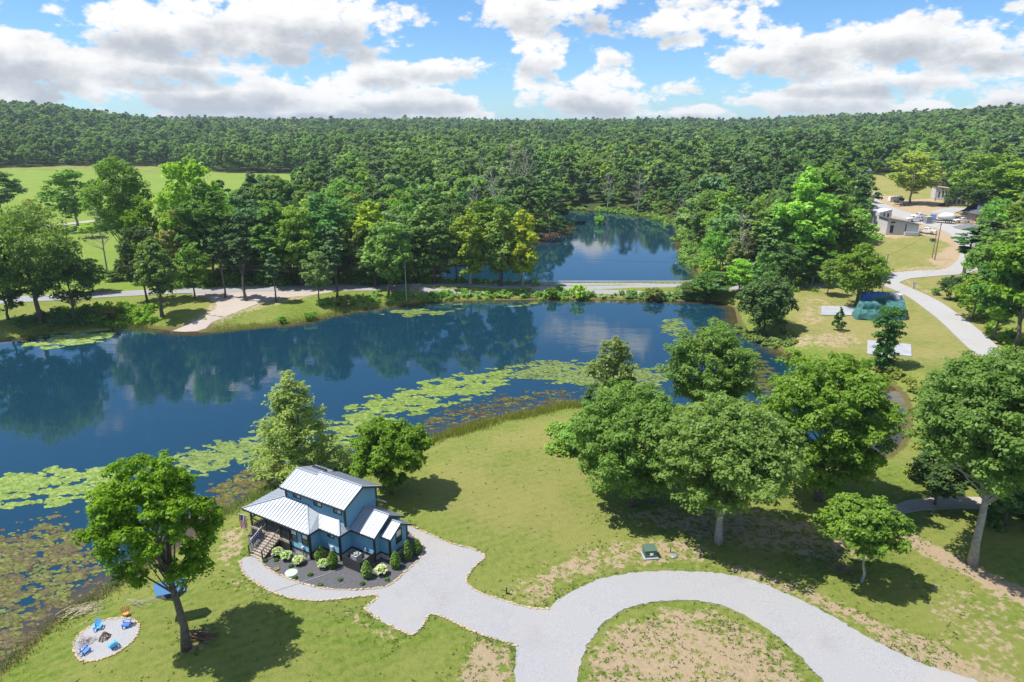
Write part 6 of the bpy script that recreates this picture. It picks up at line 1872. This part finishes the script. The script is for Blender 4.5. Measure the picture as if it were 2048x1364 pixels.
thicket('undergrowth', [(640, 612), (760, 597), (900, 592), (1000, 590), (1100, 589), (1200, 589)], 1.2, .5, 1.3, 130, 15000, MATS['leaf_bright'], 'bright weeds and brambles on the dam bank', 1)
thicket('undergrowth', [(1230, 592), (1300, 592), (1380, 594), (1430, 598)], 1.0, .5, 1.2, 60, 7000, MATS['leaf_mid'], 'bramble growth at the guard rail end of the dam', 2)
thicket('undergrowth', [(100, 625), (180, 622), (240, 625), (300, 620), (290, 640), (180, 640)], 1.6, .6, 1.5, 90, 11000, MATS['leaf_bright'], 'tangled undergrowth between the road and the lily pads', 3)
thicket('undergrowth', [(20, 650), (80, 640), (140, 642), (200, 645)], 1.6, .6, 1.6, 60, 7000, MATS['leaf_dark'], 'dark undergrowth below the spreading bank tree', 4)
thicket('undergrowth', [(1490, 668), (1520, 680), (1560, 690), (1580, 675)], 1.5, .5, 1.3, 60, 7000, MATS['leaf_mid'], 'brush round the foot of the willow', 5)
thicket('undergrowth', [(1408, 548), (1385, 500), (1375, 470), (1350, 446), (1260, 428), (1130, 416)], 2.5, 1.0, 2.6, 110, 16000, MATS['leaf_bright'], 'light shrubs fringing the back pond', 6, .45)
thicket('undergrowth', [(870, 562), (960, 565), (1060, 567)], 1.4, .5, 1.2, 40, 4000, MATS['leaf_mid'], 'low growth between road and pond inlet', 7)
thicket('undergrowth', [(1120, 905), (1130, 870), (1150, 850), (1200, 840), (1300, 850)], 1.6, .7, 1.6, 50, 8000, MATS['leaf_mid'], 'shrubby growth on the shore behind the first grove oak', 8)
thicket('undergrowth', [(1850, 970), (1865, 910), (1862, 840), (1850, 780), (1760, 738)], 1.3, .5, 1.3, 46, 6000, MATS['leaf_olive'], 'shrubs round the channel head', 9)
thicket('undergrowth', [(340, 572), (430, 568), (560, 565), (700, 563), (850, 561)], 2.4, 1.2, 3.2, 130, 26000, MATS['leaf_mid'], 'shaded undergrowth beneath the roadside row', 10, .35)
thicket('undergrowth', [(1925, 600), (1975, 640), (2030, 690), (2090, 740)], 1.4, .6, 1.5, 70, 8000, MATS['leaf_mid'], 'verge undergrowth along the gravel road', 11)
thicket('undergrowth', [(1480, 575), (1560, 578), (1640, 560), (1700, 548)], 2.4, .7, 1.8, 70, 8000, MATS['leaf_mid'], 'undergrowth at the foot of the poplars', 12)
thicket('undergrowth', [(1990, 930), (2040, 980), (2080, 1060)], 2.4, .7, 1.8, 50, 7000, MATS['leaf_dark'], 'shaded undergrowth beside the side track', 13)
for i, (px, by, ty, hw_, lb) in enumerate([(620, 640, 622, 15, 'round shrub on the bank to the east of the boat ramp'), (565, 648, 632, 10, 'small yellow-green shrub at the waterline by the ramp bank'), (690, 612, 590, 22, 'wide leafy shrub below the shaded road'), (1155, 601, 568, 18, 'leafy bush on the dam opposite the open pond'),
                                         (1105, 600, 574, 12, 'upright bush on the dam next to the leafy one'), (1310, 604, 575, 22, 'spreading bush hanging over the water at the dam'), (1420, 548, 520, 22, 'rounded shrub at the pond bend'), (1430, 512, 492, 22, 'light shrub on the pond bank below the poplars'),
                                         (220, 640, 612, 22, 'leafy shrub above the reeds near the slender tree'), (1200, 455, 430, 12, 'low shrub on the far pond shore'), (1870, 590, 575, 10, 'small round shrub on the verge inside the road corner')]):
    px_tree(px, by, ty, hw_, 'bush', [L_BRIGHT, L_MID, L_OLIVE][i % 3], lb, name='shrub', cat='shrub')

# ---- grass tufts on worn ground and along edges, stray gravel
def scatter_pts(n, seed, want):
    rng = np.random.default_rng(seed); Y = 34 + 80 * rng.random(n * 8) ** 1.3; X = rng.uniform(-.80, .80, n * 8) * Y
    ok = want(X, Y, rng); X, Y = X[ok][:n], Y[ok][:n]; return X, Y, hgrid(X, Y), rng


def gridval(arr, X, Y):
    r = np.clip(((np.log(Y + 60.0) - s0) / (s1 - s0) * (NR - 1)).round().astype(int), 0, NR - 1); c = np.clip(((X / (Y + 60.0) + 1.02) / 2.04 * (NC - 1)).round().astype(int), 0, NC - 1); return arr[r, c]


bedP = gpoly(BED_PX); pitP = gpoly(PIT_PX)
DR_ = driveP[::4]


def want_tuft(X, Y, rng):
    dd = sdf(DR_, X, Y); q = .5 + .5 * np.sin(X * .55 + 2 * np.sin(Y * .31)) * np.sin(Y * .7 + 1.7 * np.sin(X * .4)); w = .015 + .55 * gridval(dirt, X, Y) * q ** 1.5 + .6 * np.exp(-np.abs(dd - .15) / .25) * q
    return (shore_d(X, Y) > .6) & (dd > .02) & (sdf(bedP, X, Y) > .3) & (sdf(pitP, X, Y) > .3) & (rng.random(len(X)) < w)


def blades(name, X, Y, Z, rng, h, w, m, label, cat, per=3):
    k = len(X); X = np.repeat(X, per) + rng.normal(size=k * per) * .07; Y = np.repeat(Y, per) + rng.normal(size=k * per) * .07; Z = np.repeat(Z, per); n = k * per
    a = rng.random(n) * 6.283; sz_ = rng.uniform(.5, 1.3, n); L_ = rng.normal(size=(n, 2)) * h * .7
    c_, s_ = np.cos(a) * w * sz_, np.sin(a) * w * sz_
    V = np.stack([np.stack([X - c_, Y - s_, Z], 1), np.stack([X + c_, Y + s_, Z], 1), np.stack([X + L_[:, 0], Y + L_[:, 1], Z + h * sz_], 1)], 1).reshape(-1, 3)
    return tag(link(name, np_mesh(name, V, np.arange(3 * n).reshape(n, 3), {'tint': np.repeat(rng.random(n), 3)}), m), label, cat, kind='stuff')


X, Y, Z, rng = scatter_pts(15000, 71, want_tuft)
blades('grass_tuft', X, Y, Z, rng, .11, .075, leaf_mat('tuft_green', (.075, .130, .018), (.180, .250, .045), .3, .004, .1), 'dark green weed and grass tufts on the worn lawn', 'grass', 4)
dm = lambda X, Y, rng: (np.abs(sdf(DR_, X, Y)) < .55 * rng.random(len(X)) ** 1.5 + .05) & (sdf(bedP, X, Y) > .3)
X, Y, Z, rng = scatter_pts(9000, 72, dm)
n = len(X); R_ = rng.uniform(.02, .055, n); o4 = np.array([[1, 0, 0], [-.5, .87, 0], [-.5, -.87, 0], [0, 0, 1.3]])
V = (np.stack([X, Y, Z + .03], 1)[:, None, :] + o4[None] * R_[:, None, None] * rng.uniform(.7, 1.3, (n, 4, 1))).reshape(-1, 3)
b_ = np.arange(n)[:, None] * 4
Fc = np.concatenate([b_ + np.array([[0, 1, 3]]), b_ + np.array([[1, 2, 3]]), b_ + np.array([[2, 0, 3]])])
tag(link('stray_gravel', np_mesh('stray_gravel', V, Fc), GRAVEL), 'loose gravel spilled along the drive edges', 'gravel', kind='stuff')

# ------------------------------------------------------------------ light summer haze
HZ = 0.00011
hm_ = bpy.data.materials.new('haze'); hm_.use_nodes = True; hm_.node_tree.nodes.clear(); t = NT(hm_.node_tree)
pv = t.n('ShaderNodeVolumePrincipled'); pv.inputs['Color'].default_value = (.72, .86, 1, 1); pv.inputs['Density'].default_value = HZ; pv.inputs['Anisotropy'].default_value = .2
oo = t.n('ShaderNodeOutputMaterial'); t.link(pv.outputs[0], oo.inputs['Volume'])
top = float(max(HG.max() + 45, 60)); hb = MB().box((0, 2100, (top - 60) / 2), (9400, 4700, top + 60)).build('haze', hm_); tag(hb, kind='stuff')
sc.cycles.volume_bounces = 0
